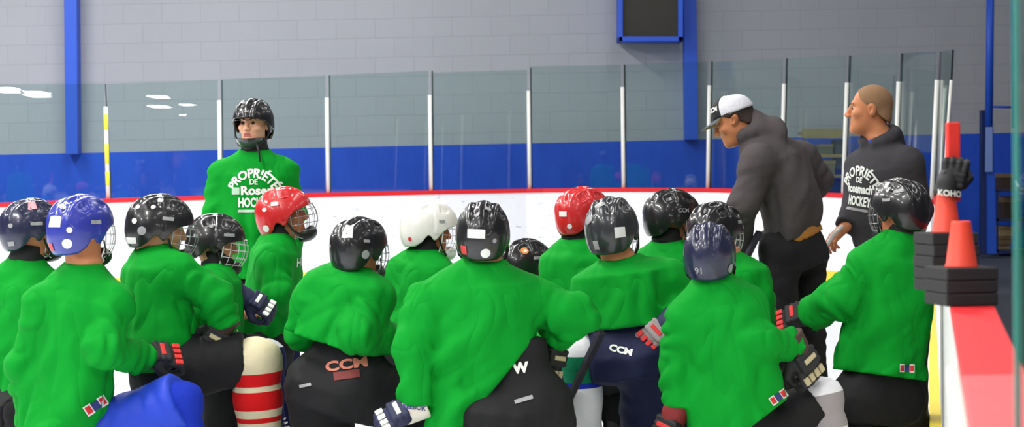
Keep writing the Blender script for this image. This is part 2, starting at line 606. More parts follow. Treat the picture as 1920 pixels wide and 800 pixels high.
def cup_mesh():
    f = Field((-0.09, 0.0, -0.17), (0.09, 0.18, -0.03), 0.006)
    I = np.eye(3)
    f.ell((0, 0.085, -0.100), I.T, (0.060, 0.060, 0.042))
    f.ell((0, 0.055, -0.080), I.T, (0.058, 0.060, 0.048), 0.01, sub=True)
    return field_mesh(f, 'chin_cup')
CUP_ME = cup_mesh()

def glove_meshes():
    f = Field((-0.10, -0.09, -0.10), (0.11, 0.19, 0.07), 0.005)
    I = np.eye(3)
    f.ell((0.0, 0.035, 0.008), I, (0.055, 0.060, 0.036), 0.02)
    for i, x in enumerate((0.040, 0.013, -0.014, -0.040)):
        ln = (0.92, 1.0, 0.96, 0.82)[i]
        p0 = np.array([x, 0.075, 0.010]); p1 = p0 + np.array([x * 0.1, 0.040 * ln, -0.004])
        p2 = p1 + np.array([0, 0.012 * ln, -0.034 * ln]); p3 = p2 + np.array([0, -0.028 * ln, -0.018])
        f.cone(p0, p1, 0.0165, 0.0160, 0.006); f.cone(p1, p2, 0.0160, 0.0150, 0.004); f.cone(p2, p3, 0.0150, 0.0135, 0.004)
    f.cone((0.045, 0.02, -0.008), (0.068, 0.055, -0.030), 0.020, 0.017, 0.012)
    f.cone((0.068, 0.055, -0.030), (0.052, 0.088, -0.044), 0.017, 0.014, 0.006)
    for y in (0.012, 0.036, 0.058):           # padded rolls across the back of the hand
        f.cone((-0.040, y, 0.036), (0.040, y, 0.036), 0.012, 0.012, 0.008)
    hand = field_mesh(f, 'hand_shell')
    c = Field((-0.11, -0.13, -0.09), (0.11, 0.04, 0.10), 0.006)
    c.cone((0, 0.005, 0.0), (0, -0.068, 0.004), 0.046, 0.057, 0.01, cut=(0, -1, 0))
    c.ell((0, -0.02, 0.026), I, (0.042, 0.040, 0.026), 0.012)
    cuff = field_mesh(c, 'glove_cuff')
    return hand, cuff
GLOVE_ME, CUFF_ME = glove_meshes()

def skate_meshes():
    I = np.eye(3)
    f = Field((-0.08, -0.13, -0.13), (0.08, 0.25, 0.16), 0.007)
    f.cone((0, -0.015, 0.10), (0, -0.035, -0.04), 0.052, 0.046, 0.03)
    f.cone((0, -0.04, -0.06), (0, 0.14, -0.072), 0.042, 0.038, 0.05)
    f.ell((0, 0.165, -0.066), I, (0.040, 0.055, 0.034), 0.03)
    f.cone((0, 0.02, 0.12), (0, 0.075, 0.03), 0.024, 0.030, 0.03)
    boot = field_mesh(f, 'boot')
    b = MB()
    b.box((0, 0.05, -0.106), (0.062, 0.30, 0.014))
    b.box((0, -0.05, -0.125), (0.030, 0.075, 0.032), taper=1.5)
    b.box((0, 0.135, -0.125), (0.030, 0.085, 0.032), taper=1.5)
    b.box((0, 0.045, -0.143), (0.016, 0.29, 0.014))
    hold = mesh_py('blade_holder', b.V, b.F)
    b = MB()
    pts = [(-0.115, -0.150), (-0.10, -0.166), (-0.05, -0.170), (0.14, -0.170), (0.19, -0.164), (0.205, -0.148)]
    for (y0, z0), (y1, z1) in zip(pts[:-1], pts[1:]):
        b.hexa([(-0.002, y0, z0), (0.002, y0, z0), (0.002, y1, z1), (-0.002, y1, z1), (-0.002, y0, -0.146), (0.002, y0, -0.146), (0.002, y1, -0.146), (-0.002, y1, -0.146)])
    blade = mesh_py('skate_blade', b.V, b.F)
    b = MB()
    for i in range(7):
        y = 0.045 + 0.014 * i * 0.6; z = 0.115 - 0.022 * i
        b.tube([(-0.026, y + 0.022, z), (0, y + 0.036, z + 0.004), (0.026, y + 0.022, z)], 0.0045, 5)
    lace = mesh_py('laces', b.V, b.F)
    return boot, hold, blade, lace
BOOT_ME, HOLD_ME, BLADE_ME, LACE_ME = skate_meshes()

def inst(name, me, parent, M, mats):
    """linked copy of a shared mesh, with its own materials on the object"""
    k = (me.name,) + tuple(x.name for x in mats)
    if k not in _VAR:
        c = me.copy(); c.materials.clear()
        for x in mats: c.materials.append(x)
        _VAR[k] = c
    o = bpy.data.objects.new(name, _VAR[k])
    COL.objects.link(o); o.parent = parent; o.matrix_local = M
    return o
_VAR = {}

def add_helmet(root, off, R, pos, s, hm, cage='b', stickers=(), cup=None, strap=True):
    M = mat4(R, pos - off, s)
    h = inst('helmet', HELMET_ME, root, M, [hm, VENT])
    sd = h.modifiers.new('thickness', 'SOLIDIFY'); sd.thickness = 0.010; sd.offset = -1
    if cage:
        cm = {'b': WIREB, 'w': WIREW, 'c': WIREC}[cage]
        inst('face_cage', CAGE_ME, h, Matrix.Identity(4), [cm])
        inst('chin_cup', CUP_ME, h, Matrix.Identity(4), [cup or BLACKP])
    if strap:
        inst('chin_strap', STRAP_ME, h, Matrix.Identity(4), [BLACKP])
    for st in stickers:
        az, el, w_, hh, mm = st[:5]
        shape = st[5] if len(st) > 5 else 'rect'
        cp, _ = helm_pt(az, el); rr = np.linalg.norm(cp)
        dw = math.degrees(w_ / rr / max(0.25, math.cos(math.radians(el)))) / 2; dh = math.degrees(hh / rr) / 2
        V = []; Fc = []
        if shape == 'rect':
            nx, ny = 6, 5
            for j in range(ny + 1):
                for i in range(nx + 1):
                    V.append(helm_pt(az + dw * (2 * i / nx - 1), el + dh * (2 * j / ny - 1), 0.0026)[0])
            for j in range(ny):
                for i in range(nx):
                    a = j * (nx + 1) + i; Fc.append([a, a + 1, a + nx + 2, a + nx + 1])
        elif shape == 'dot':
            V.append(helm_pt(az, el, 0.003)[0]); n = 14
            for q in (0.5, 1.0):
                for i in range(n):
                    t = 2 * math.pi * i / n
                    V.append(helm_pt(az + dw * q * math.cos(t), el + dh * q * math.sin(t), 0.003)[0])
            for i in range(n):
                Fc.append([0, 1 + i, 1 + (i + 1) % n]); Fc.append([1 + i, 1 + n + i, 1 + n + (i + 1) % n, 1 + (i + 1) % n])
        else:   # lettering
            tv, tf = text_mesh(shape, 1.0, 0.02)
            sc = hh / 0.72
            for v in tv:
                V.append(helm_pt(az - math.degrees(v[0] * sc / rr / math.cos(math.radians(el))), el + math.degrees(v[1] * sc / rr), 0.003)[0])
            Fc = tf
        me = mesh_py('sticker', V, Fc)
        link('lettering' if shape not in ('rect', 'dot') else 'sticker', me, h, [mm], smooth=True)
    return h

def add_glove(root, off, wrist, fwd, up, mats, s=1.0, mirror=False, text=None):
    R = frame_dir(fwd, up)
    if mirror: R = R @ np.diag([-1, 1, 1])
    g = inst('glove', GLOVE_ME, root, mat4(R, wrist - off, s), [mats[0]])
    c = inst('glove_cuff', CUFF_ME, g, Matrix.Identity(4), [mats[1]])
    if len(mats) > 2:
        for i, x in enumerate((0.042, 0.014, -0.015, -0.042)):
            b = MB(); b.box((x * 1.04, 0.100, 0.024), (0.022, 0.030, 0.010))
            b.build('finger_pad', [mats[2]], g, bevel=0.003)
        b = MB(); b.box((0, 0.036, 0.046), (0.062, 0.018, 0.010)); b.build('knuckle_pad', [mats[2]], g, bevel=0.003)
    return g

def add_skate(root, off, pos, fwd, up, s=1.0, boot=None, hold=None):
    R = frame_dir(fwd, up)
    k = inst('skate', BOOT_ME, root, mat4(R, pos - off, s), [boot or BLACKP])
    inst('blade_holder', HOLD_ME, k, Matrix.Identity(4), [hold or WHITE])
    inst('skate_blade', BLADE_ME, k, Matrix.Identity(4), [STEEL])
    inst('laces', LACE_ME, k, Matrix.Identity(4), [WHITE])
    return k

# ------------------------------------------------------------------ the figures
def head_field(f, R, pos, s, neck, hires=True, adult=False):
    T = lambda *p: pos + R @ (np.array(p, float) * s)
    C = R.T
    E = lambda c, r, k, sub=False: f.ell(T(*c), C, np.array(r) * s, k * s, sub)
    K = lambda a, b, ra, rb, k, sub=False: f.cone(T(*a), T(*b), ra * s, rb * s, k * s, sub)
    f.cone(T(0, -0.015, -0.05), neck, 0.054 * s, 0.064 * s, 0.03)
    E((0, -0.012, 0.035), (0.075, 0.096, 0.085), 0.02)
    E((0, 0.026, -0.035), (0.062, 0.066, 0.075), 0.03)
    E((0, 0.050, -0.085), (0.040, 0.040, 0.032), 0.03)
    E((0, 0.076, -0.098), (0.020, 0.016, 0.016), 0.02)
    K((-0.032, 0.080, 0.026), (0.032, 0.080, 0.026), 0.011, 0.011, 0.02)
    for q in (-1, 1):
        E((q * 0.032, 0.098, 0.006), (0.017, 0.018, 0.012), 0.014, True)
        E((q * 0.043, 0.062, -0.020), (0.022, 0.024, 0.020), 0.02)
        E((q * 0.077, -0.008, -0.004), (0.010, 0.020, 0.032), 0.008)
        E((q * 0.085, 0.0, 0.0), (0.006, 0.008, 0.015), 0.006, True)
        E((q * 0.012, 0.101, -0.031), (0.009, 0.010, 0.008), 0.006)
    K((0, 0.088, 0.018), (0, 0.111, -0.026), 0.008, 0.012, 0.012)
    K((-0.020, 0.084, -0.056), (0.020, 0.084, -0.056), 0.007, 0.007, 0.008)
    K((-0.016, 0.083, -0.068), (0.016, 0.083, -0.068), 0.008, 0.008, 0.006)
    K((-0.020, 0.094, -0.0615), (0.020, 0.094, -0.0615), 0.0022, 0.0022, 0.004, True)

def hand_field(f, wrist, fwd, back, side, s=1.0, curl=0.8, thumb=0.5, spread=0.0):
    """back: direction the back of the hand faces; side: +1/-1 which side the thumb is on"""
    fw = nrm(fwd); bk = nrm(back - fw * (back @ fw)); sd = np.cross(fw, bk) * side
    T = lambda x, y, z: wrist + (sd * x + fw * y + bk * z) * s
    for x0, x1 in ((0.024, 0.026), (0.008, 0.009), (-0.008, -0.009), (-0.022, -0.026)):
        f.cone(T(x0 * 0.6, 0.0, 0), T(x1, 0.078, 0), 0.017 * s, 0.0135 * s, 0.014 * s)
    tips = []
    for i, x in enumerate((0.028, 0.0095, -0.0095, -0.027)):
        ln = (0.90, 1.0, 0.94, 0.76)[i]
        c = curl * (0.8 + 0.12 * i)
        y, z = 0.082 - 0.004 * abs(i - 1.2), 0.0; a = -0.25 * c
        p = T(x, y, z); r = 0.0092
        for j, L in enumerate((0.042, 0.027, 0.020)):
            y2 = y + L * ln * math.cos(a); z2 = z + L * ln * math.sin(a)
            q = T(x + spread * x * (j + 1), y2, z2)
            f.cone(p, q, r * s, (r - 0.0009) * s, 0.003 * s)
            p = q; y, z = y2, z2; a -= (0.9, 0.7, 0.5)[j] * c; r -= 0.0008
        tips.append(p)
    a0 = T(0.018, 0.018, -0.006); a1 = T(0.046, 0.050, -0.014 - 0.012 * thumb); a2 = T(0.046 - 0.012 * thumb, 0.078, -0.024 - 0.02 * thumb); a3 = T(0.038 - 0.02 * thumb, 0.100, -0.034 - 0.022 * thumb)
    f.cone(a0, a1, 0.016 * s, 0.012 * s, 0.014 * s); f.cone(a1, a2, 0.0115 * s, 0.0100 * s, 0.004 * s); f.cone(a2, a3, 0.0100 * s, 0.0085 * s, 0.003 * s)
    return tips

GL_BLACK = (mat('black_glove', (26, 26, 29), 0.7, bump=0.2, bscale=30), mat('black_glove_cuff', (20, 20, 23), 0.7), REDP)
GL_RED = (GL_BLACK[0], mat('dark_red_glove_cuff', (120, 24, 26), 0.7), REDP)
GL_NAVY = (mat('navy_glove', (28, 32, 66), 0.7, bump=0.2, bscale=30), mat('navy_glove_cuff', (30, 36, 74), 0.7), WHITEPRINT)
GL_WHITE = (mat('navy_glove', (28, 32, 66)), mat('off_white_glove_cuff', (216, 208, 196), 0.6, bump=0.2, bscale=25), WHITEPRINT)
GL_BEIGE = (mat('black_glove', (26, 26, 29)), mat('brown_glove_cuff', (64, 40, 34), 0.7), mat('beige_leather', (190, 176, 140), 0.7))
GL_GREY = (mat('grey_glove', (150, 140, 140), 0.6), mat('navy_glove_cuff', (30, 36, 74)), REDP)

BEIGE = mat('beige_knit', (206, 196, 164), 0.9, bump=0.3, bscale=60, spec=0.15)
REDK = mat('red_knit', (196, 24, 26), 0.9, bump=0.3, bscale=60, spec=0.15)
WHITEK = mat('white_knit', (226, 226, 232), 0.9, bump=0.3, bscale=60, spec=0.15)
BLUEK = mat('blue_knit', (28, 50, 168), 0.9, bump=0.3, bscale=60, spec=0.15)
GREENK = mat('green_knit', (20, 120, 84), 0.9, bump=0.3, bscale=60, spec=0.15)
NAVYK = mat('navy_knit', (26, 30, 72), 0.9, bump=0.3, bscale=60, spec=0.15)
BLACKK = mat('black_knit', (24, 24, 26), 0.9, bump=0.3, bscale=60, spec=0.15)
GREYK = mat('grey_knit', (150, 144, 148), 0.9, bump=0.3, bscale=60, spec=0.15)
SOCKS = {
    'beige': ([BEIGE, REDK], [(0.30, 0.335, 1), (0.405, 0.55, 1), (0.60, 0.64, 1)]),
    'white': ([WHITEK, BLUEK, GREENK], [(0.16, 0.21, 1), (0.21, 0.36, 2), (0.36, 0.41, 1)]),
    'navy': ([WHITEK, NAVYK], [(0.10, 1.2, 1)]),
    'black': ([BLACKK, WHITEK], []),
    'grey': ([GREYK, WHITEK], [(0.0, 0.14, 1), (0.5, 1.2, 1)]),
    'redw': ([REDK, WHITEK], [(0.3, 0.4, 1), (0.6, 1.2, 1)]),
    'blue': ([BLUEK, WHITEK], []),
}

def jp(sp, D):
    """joint: (px, py, dd) or ('z', px, z, dd)"""
    if sp[0] == 'z':
        return PZ(sp[1], sp[2], D + (sp[3] if len(sp) > 3 else 0))
    return P(sp[0], sp[1], D + (sp[2] if len(sp) > 2 else 0))

def bbox(pts, mg):
    A = np.array(pts)
    return A.min(0) - mg, A.max(0) + mg

def person(label, D, helm, yaw, neck, hem, byaw=None, pitch=0, roll=0, hs=1.0, sh=(), arms=(), legs=(), pants=BLACKCLOTH,
           w=1.0, depth=1.0, hemline=None, hmat=HBLACK, cage='b', stickers=(), gloves=(), skin_=SKIN, jersey=True, kind='player',
           socks=('black', 'black'), skates=True, name='person', group=None, hip=None, seed=0.0, cup=None, collar=None, prof=None, bareh=(), thigh=0.105,
           pelv=0.15, hres=0.0055, sl=(0.080, 0.078, 0.066), fold=0.024, cover=0.88, sockr=1.0, garment=None, top_mat=GREEN, top_name='jersey', headpos=None, helmet=True, hem_up=0.0, bend=0.0, torso_k=1.0, pelvis_off=0.0):
    if byaw is None: byaw = yaw
    ppm = F_PX / D
    R = frame_from(yaw, pitch, roll)
    if headpos is not None: hp = P(headpos[0], headpos[1], D + (headpos[2] if len(headpos) > 2 else 0))
    else: hp = P(helm[0], helm[1] + 0.138 * hs * ppm, D + (helm[2] if len(helm) > 2 else 0))
    nk = jp(neck, D); hm = jp(hem, D)
    hp_px = None
    bR = frame_from(byaw)
    side = bR[:, 0]
    shp = [jp(s_, D) - np.array([0, 0, 0.038 if kind != 'coach' else 0.012]) for s_ in sh]
    armp = [[shp[i]] + [jp(j, D) for j in a] for i, a in enumerate(arms)]
    hipc = jp(hip, D) if hip else nk + (hm - nk) * 0.82
    legp = []
    for i, lg in enumerate(legs):
        hj = hipc + side * (0.10 if i else -0.10) * w
        if len(lg) == 3: hj = jp(lg[2], D)
        legp.append([hj, jp(lg[0], D), jp(lg[1], D)])
    base = np.array([hipc[0], hipc[1], 0.0])
    root = empty(name, base)
    tag(root, label, 'person', group)
    # body ------------------------------------------------------
    allp = [hp + np.array([0, 0, 0.16]), hp - np.array([0, 0, 0.1]), nk, hipc] + [p for a in armp for p in a] + [p for l in legp for p in l]
    for a in armp:
        allp.append(a[2] + nrm(a[2] - a[1]) * 0.17)
    lo, hi = bbox(allp, 0.17)
    fine = [(hp, 0.135 * hs + 0.01, hres)]
    for bh in bareh:
        a = armp[bh['arm']]
        d = np.array(bh['fwd']) if 'fwd' in bh else a[2] - a[1]
        fine.append((a[2] + nrm(d) * 0.085, 0.11, 0.0042))
    f = Field(lo, hi, 0.022, fine)
    head_field(f, R, hp, hs, nk, )
    f.loft(nk - (hm - nk) * 0.02, hipc, side, [0, 0.15, 0.3, 0.7, 1.0], [0.05 * w, 0.105 * w, 0.135 * w, 0.115 * w, 0.12 * w], [0.05 * w, 0.065 * w, 0.085 * w, 0.075 * w, 0.08 * w], 0.05)
    for i, a in enumerate(armp):
        f.cone(nk + (a[0] - nk) * 0.4 - np.array([0, 0, 0.03]), a[0], 0.048, 0.048, 0.05)
        f.cone(a[0], a[1], 0.050, 0.040, 0.03); f.cone(a[1], a[2], 0.040, 0.027, 0.02)
        bh = [b for b in bareh if b['arm'] == i]
        if bh:
            b = bh[0]
            d = np.array(b['fwd'], float) if 'fwd' in b else a[2] - a[1]
            hand_field(f, a[2], d, np.array(b['back'], float), b['side'], b.get('s', 1.0), b.get('curl', 0.8), b.get('thumb', 0.6))
        else:
            d = a[2] - a[1]
            gv = [g for g in gloves if g['arm'] == i]
            if gv:      # the hand follows the glove it is in
                gd = np.array(gv[0]['fwd'], float) if 'fwd' in gv[0] else d
                hand_field(f, a[2] + nrm(gd) * gv[0].get('out', 0.03) * 0.8, gd, np.array(gv[0].get('up', (0, 0, 1.0)), float), 1, 0.70, 1.15, 0.3)
                continue
            hand_field(f, a[2], d, np.array([0, 0, 1.0]) if abs(nrm(d)[2]) < 0.8 else bR[:, 1], 1 if i else -1, 0.85, 0.9, 0.3)
    for l in legp:
        f.cone(l[0], l[1], 0.075, 0.052, 0.04); f.cone(l[1], l[2], 0.050, 0.036, 0.02)
    V, Q = f.net()
    me = mesh_np('body', V - base, Q)
    body = link('body', me, root, [skin_, LIP])
    cen = V[Q].mean(1)
    loc = ((cen - hp) @ R) / hs
    lips = (np.abs(loc[:, 0]) < 0.021) & (loc[:, 1] > 0.075) & (loc[:, 2] < -0.0505) & (loc[:, 2] > -0.074)
    me.polygons.foreach_set('material_index', lips.astype(np.int32))
    # eyes and brows
    for q in (-1, 1):
        b = MB()
        c = np.array([q * 0.031, 0.0768, 0.006]); n = 12
        for jj in range(n + 1):
            ph = math.pi * jj / n
            for ii in range(16):
                th = 2 * math.pi * ii / 16
                b.V.append(hp - base + R @ ((c + 0.0118 * np.array([math.sin(ph) * math.cos(th), math.cos(ph), math.sin(ph) * math.sin(th)])) * hs))
        for jj in range(n):
            for ii in range(16):
                b.F.append([jj * 16 + ii, jj * 16 + (ii + 1) % 16, (jj + 1) * 16 + (ii + 1) % 16, (jj + 1) * 16 + ii]); b.M.append(1 if jj < 4 else 0)
        b.build('eye', [EYEW, EYED], root, smooth=True)
        b = MB()
        b.tube([hp - base + R @ (np.array(p) * hs) for p in ((q * 0.014, 0.0935, 0.024), (q * 0.03, 0.091, 0.030), (q * 0.048, 0.080, 0.026))], [0.003, 0.004, 0.002], 6)
        b.build('eyebrow', [mat('brow_hair', (70, 50, 36), 0.8)], root, smooth=True)
    out = dict(root=root, base=base, hp=hp, R=R, nk=nk, hm=hm, side=side, fwd=bR[:, 1], arms=armp, legs=legp, hip=hipc, sh=shp)
    # top garment -----------------------------------------------
    pts = [nk + np.array([0, 0, 0.06]), hm] + [p for a in armp for p in a]
    lo, hi = bbox(pts, 0.26 * max(w, 1))
    j = Field(lo, hi, 0.0095)
    ts, aw, bw = prof or ([0, 0.07, 0.20, 0.55, 0.8, 1.0], [0.080, 0.125, 0.180, 0.195, 0.205, 0.215], [0.072, 0.100, 0.128, 0.145, 0.155, 0.165])
    nv = nrm(hp - nk)
    aw = [x * w for x in aw]; bw = [x * w * depth for x in bw]
    ext = 1.30 if hemline else 1.0
    j.loft(nk, nk + (hm - nk) * ext, side, ts, aw, bw, 0.05, fold=fold, seed=seed * 1.7, bend=bend)
    if kind != 'coach':
        j.loft(nk + (hipc - nk) * 0.2, nk + (hipc - nk) * (1.1 if hemline else 0.9), side, [0, 0.5, 1.0], [0.150 * w, 0.165 * w, 0.180 * w], [0.105 * w, 0.120 * w, 0.135 * w], 0.06, fold=fold, seed=seed * 1.7 + 3)
    if hemline:
        p0 = P(hemline[0][0], hemline[0][1], D); p1 = P(hemline[1][0], hemline[1][1], D)
        view = nrm((p0 + p1) / 2 - CAM)
        n = nrm(np.cross(p1 - p0, view))
        if n @ (hm - nk) < 0: n = -n
        j.cutplane((p0 + p1) / 2, n)
    elif kind != 'coach':
        j.cutplane(hm, nrm(hm - nk))
    ak = 0.022 if kind != 'coach' else 0.045
    for i, a in enumerate(armp):
        dn = np.array([0, 0, 0.02])
        j.cone(nk + (a[0] - nk) * 0.20 - dn * 1.6, a[0] - dn * 0.3, 0.062 * w, sl[0] * 0.97, 0.06)
        j.cone(a[0], a[1], sl[0], sl[1], ak, fold=fold * 0.75)
        d = nrm(a[2] - a[1])
        j.cone(a[1], a[2], sl[1], sl[2], 0.02, cut=d, fold=fold * 0.7)
    j.cone(nk + nv * 0.015, nk + nv * 0.10, 0.062 * hs, 0.075 * hs, 0.02, sub=True)
    if garment: garment(j, out)
    V, Q = j.net()
    jo = link(top_name, mesh_np(top_name, V - base, Q), root, [top_mat])
    out['jersey'] = jo
    out['bvh'] = BVHTree.FromPolygons([tuple(v) for v in V], [tuple(int(i) for i in q) for q in Q])
    # collar / neck guard
    if collar:
        b = MB()
        cpos = nk + nv * 0.02
        b.lathe(cpos - nv * 0.03 - base, cpos + nv * 0.05 - base, [(0, 0.078 * hs), (0.2, 0.082 * hs), (0.6, 0.072 * hs), (1.0, 0.070 * hs), (1.02, 0.062 * hs), (0.6, 0.060 * hs)], 24)
        b.build('neck_guard', [collar], root, smooth=True)
    # pants ------------------------------------------------------
    pts = [hipc] + [p for l in legp for p in l[:2]]
    lo, hi = bbox(pts, 0.34)
    if kind == 'coach':
        pts += [l[2] for l in legp]; lo, hi = bbox(pts, 0.24)
    pf = Field(lo, hi, 0.013)
    up = nrm(nk - hm)
    if kind == 'coach':
        pf.loft(hipc + up * 0.14, hipc - up * 0.10, side, [0, 0.5, 1], [0.16 * w, 0.185 * w, 0.17 * w], [0.12 * w, pelv * w, pelv * w], 0.05, fold=0.006, seed=seed)
    else:
        pf.loft(hipc + up * 0.30, hipc - up * 0.10, side, [0, 0.5, 0.75, 1], [0.120 * w, 0.160 * w, 0.185 * w, 0.17 * w], [0.085 * w, 0.110 * w, pelv * w, pelv * w], 0.05, fold=0.006, seed=seed)
    for l in legp:
        d = nrm(l[1] - l[0])
        if kind == 'coach':
            pf.cone(l[0], l[1], 0.105, 0.085, 0.04, fold=0.007)
            pf.cone(l[1], l[2] - nrm(l[2] - l[1]) * 0.02, 0.085, 0.078, 0.04, fold=0.011, cut=nrm(l[2] - l[1]))
        else:
            pf.cone(l[0], l[0] + (l[1] - l[0]) * cover, thigh + 0.015, thigh, 0.05, fold=0.006, cut=d)
    V, Q = pf.net()
    out['pants'] = link('hockey_pants' if kind != 'coach' else 'trousers', mesh_np('pants', V - base, Q), root, [pants])
    out['pbvh'] = BVHTree.FromPolygons([tuple(v) for v in V], [tuple(int(i) for i in q) for q in Q])
    # socks, skates
    for i, l in enumerate(legp):
        fwd = bR[:, 1]
        if kind != 'coach':
            kn, an = l[1], l[2]
            d = nrm(an - kn)
            ms, bands = SOCKS[socks[i]]
            st = kn - d * 0.085
            prof_ = [(0.0, 0.02), (0.03, 0.055), (0.08, 0.082), (0.16, 0.094), (0.26, 0.092), (0.36, 0.080)] + [(0.36 + 0.02 * q, 0.080 + 0.006 * math.sin(q * 0.3)) for q in range(1, 20)] + [(0.8, 0.070), (0.9, 0.056), (1.0, 0.05)]
            def pick(t):
                for a_, b_, mi in bands:
                    if a_ <= t < b_: return mi
                return 0
            b = MB(); b.lathe(st - base, an - base, [(t_, r_ * sockr) for t_, r_ in prof_], 30, ms=pick)
            b.build('sock', ms, root, smooth=True)
        if skates:
            an = l[2]; shin = nrm(l[1] - an)
            if shin[2] > 0.45:
                ff = nrm(np.array([fwd[0], fwd[1], 0])); uu = np.array([0, 0, 1.0])
            else:
                h = nrm(np.array([-shin[0], -shin[1], 0])); ff = h; uu = np.array([0, 0, -1.0])
            add_skate(root, base, an, ff, uu, 0.95 if kind != 'coach' else 1.08)
    # helmet, gloves
    if helmet:
        out['helmet'] = add_helmet(root, base, R, hp, hs * 1.04, hmat, cage, stickers, cup)
    for g in gloves:
        a = armp[g['arm']]
        d = np.array(g['fwd'], float) if 'fwd' in g else a[2] - a[1]
        upv = np.array(g.get('up', (0, 0, 1.0)), float)
        add_glove(root, base, a[2] + nrm(d) * g.get('out', 0.03), d, upv, g['m'], g.get('s', 1.08), g.get('mirror', False))
    return out

def jersey_patch(o, px, py, D, w_, h_, ang=0.0):
    """the small maker's tab at the hem: two red squares on white with a dark bar"""
    p = P(px, py, D)
    view = nrm(p - CAM)
    right = nrm(np.cross(view, [0, 0, 1.0])); up = np.cross(right, view)
    ca, sa = math.cos(ang), math.sin(ang)
    r2 = right * ca + up * sa; u2 = up * ca - right * sa
    jo = o['jersey']
    for nm, it, mm, lf in (('hem_tab', [rect2(-w_ * 0.33, 0, w_ * 0.34, h_)], WHITEPRINT, 0.0030), ('hem_tab', [rect2(w_ * 0.33, 0, w_ * 0.34, h_)], WHITEPRINT, 0.0030),
                           ('hem_tab_emblem', [rect2(-w_ * 0.33, 0, w_ * 0.24, h_ * 0.72)], REDP, 0.0045), ('hem_tab_emblem', [rect2(w_ * 0.33, 0, w_ * 0.24, h_ * 0.72)], REDP, 0.0045),
                           ('hem_tab_band', [rect2(0, 0, w_ * 0.34, h_ * 0.8)], BLUEP, 0.0035)):
        project(it, o['bvh'], p, r2, u2, nm, mm, jo, o['base'], lf)

def print_on(o, which, items, px, py, D, mat_, name='lettering', yaw=None, ang=0.0, lift=0.004, dirv=None):
    p = P(px, py, D)
    if dirv is not None: n = nrm(np.array(dirv, float))
    else: n = nrm(CAM - p)
    right = nrm(np.cross([0, 0, 1.0], n)); up = np.cross(n, right)
    ca, sa = math.cos(ang), math.sin(ang)
    r2 = right * ca + up * sa; u2 = up * ca - right * sa
    bv = o['bvh'] if which == 'jersey' else o['pbvh']
    return project(items, bv, p, r2, u2, name, mat_, o['jersey' if which == 'jersey' else 'pants'], o['base'], lift)

def txt(s, size, dx=0.0, dy=0.0, R=0, bold=0.02, sx=1.0, ang=0.0, wd=None):
    V, Fc = text_mesh(s, size, bold)
    V = V.copy(); V[:, 0] *= sx
    if wd: V[:, 0] *= wd / (V[:, 0].max() - V[:, 0].min())
    if R: V = arch(V, R)
    if ang:
        c, s_ = math.cos(ang), math.sin(ang)
        V = np.stack([V[:, 0] * c - V[:, 1] * s_, V[:, 0] * s_ + V[:, 1] * c, V[:, 2]], 1)
    V[:, 0] += dx; V[:, 1] += dy
    return V, Fc

# ================================================================== THE HALL
def struct(o, nm=None):
    o['kind'] = 'structure'
    return o

# ---- block wall with a painted blue dado
WALL_D = 28.6
def wall_material():
    M = bpy.data.materials.new('painted_block'); t, b = nt(M)
    tc = t.nodes.new('ShaderNodeTexCoord')
    sep = t.nodes.new('ShaderNodeSeparateXYZ'); t.links.new(tc.outputs['Object'], sep.inputs[0])
    # courses follow the slight fall of the wall
    ma = t.nodes.new('ShaderNodeMath'); ma.operation = 'MULTIPLY_ADD'
    t.links.new(sep.outputs['X'], ma.inputs[0]); ma.inputs[1].default_value = -0.0105; t.links.new(sep.outputs['Z'], ma.inputs[2])
    cmb = t.nodes.new('ShaderNodeCombineXYZ'); t.links.new(sep.outputs['X'], cmb.inputs[0]); t.links.new(ma.outputs[0], cmb.inputs[1])
    br = t.nodes.new('ShaderNodeTexBrick')
    br.inputs['Scale'].default_value = 1.0; br.inputs['Brick Width'].default_value = 0.575; br.inputs['Row Height'].default_value = 0.288
    br.inputs['Mortar Size'].default_value = 0.005; br.inputs['Mortar Smooth'].default_value = 0.3
    br.inputs['Color1'].default_value = (*srgb((166, 168, 177)), 1); br.inputs['Color2'].default_value = (*srgb((168, 170, 179)), 1)
    br.inputs['Mortar'].default_value = (*srgb((156, 158, 167)), 1)
    t.links.new(cmb.outputs[0], br.inputs['Vector'])
    n = t.nodes.new('ShaderNodeTexNoise'); n.inputs['Scale'].default_value = 0.5; n.inputs['Detail'].default_value = 5
    t.links.new(tc.outputs['Object'], n.inputs['Vector'])
    mx = t.nodes.new('ShaderNodeMix'); mx.data_type = 'RGBA'; mx.blend_type = 'MULTIPLY'; mx.inputs[0].default_value = 1
    rp = t.nodes.new('ShaderNodeValToRGB'); rp.color_ramp.elements[0].color = (0.9, 0.9, 0.9, 1); rp.color_ramp.elements[0].position = 0.3
    t.links.new(n.outputs['Fac'], rp.inputs[0]); t.links.new(br.outputs['Color'], mx.inputs[6]); t.links.new(rp.outputs[0], mx.inputs[7])
    t.links.new(mx.outputs[2], b.inputs['Base Color'])
    bp = t.nodes.new('ShaderNodeBump'); bp.inputs['Strength'].default_value = 0.4; bp.inputs['Distance'].default_value = 0.01; bp.invert = True
    t.links.new(br.outputs['Fac'], bp.inputs['Height']); t.links.new(bp.outputs['Normal'], b.inputs['Normal'])
    b.inputs['Roughness'].default_value = 0.7; b.inputs['Specular IOR Level'].default_value = 0.25
    return M
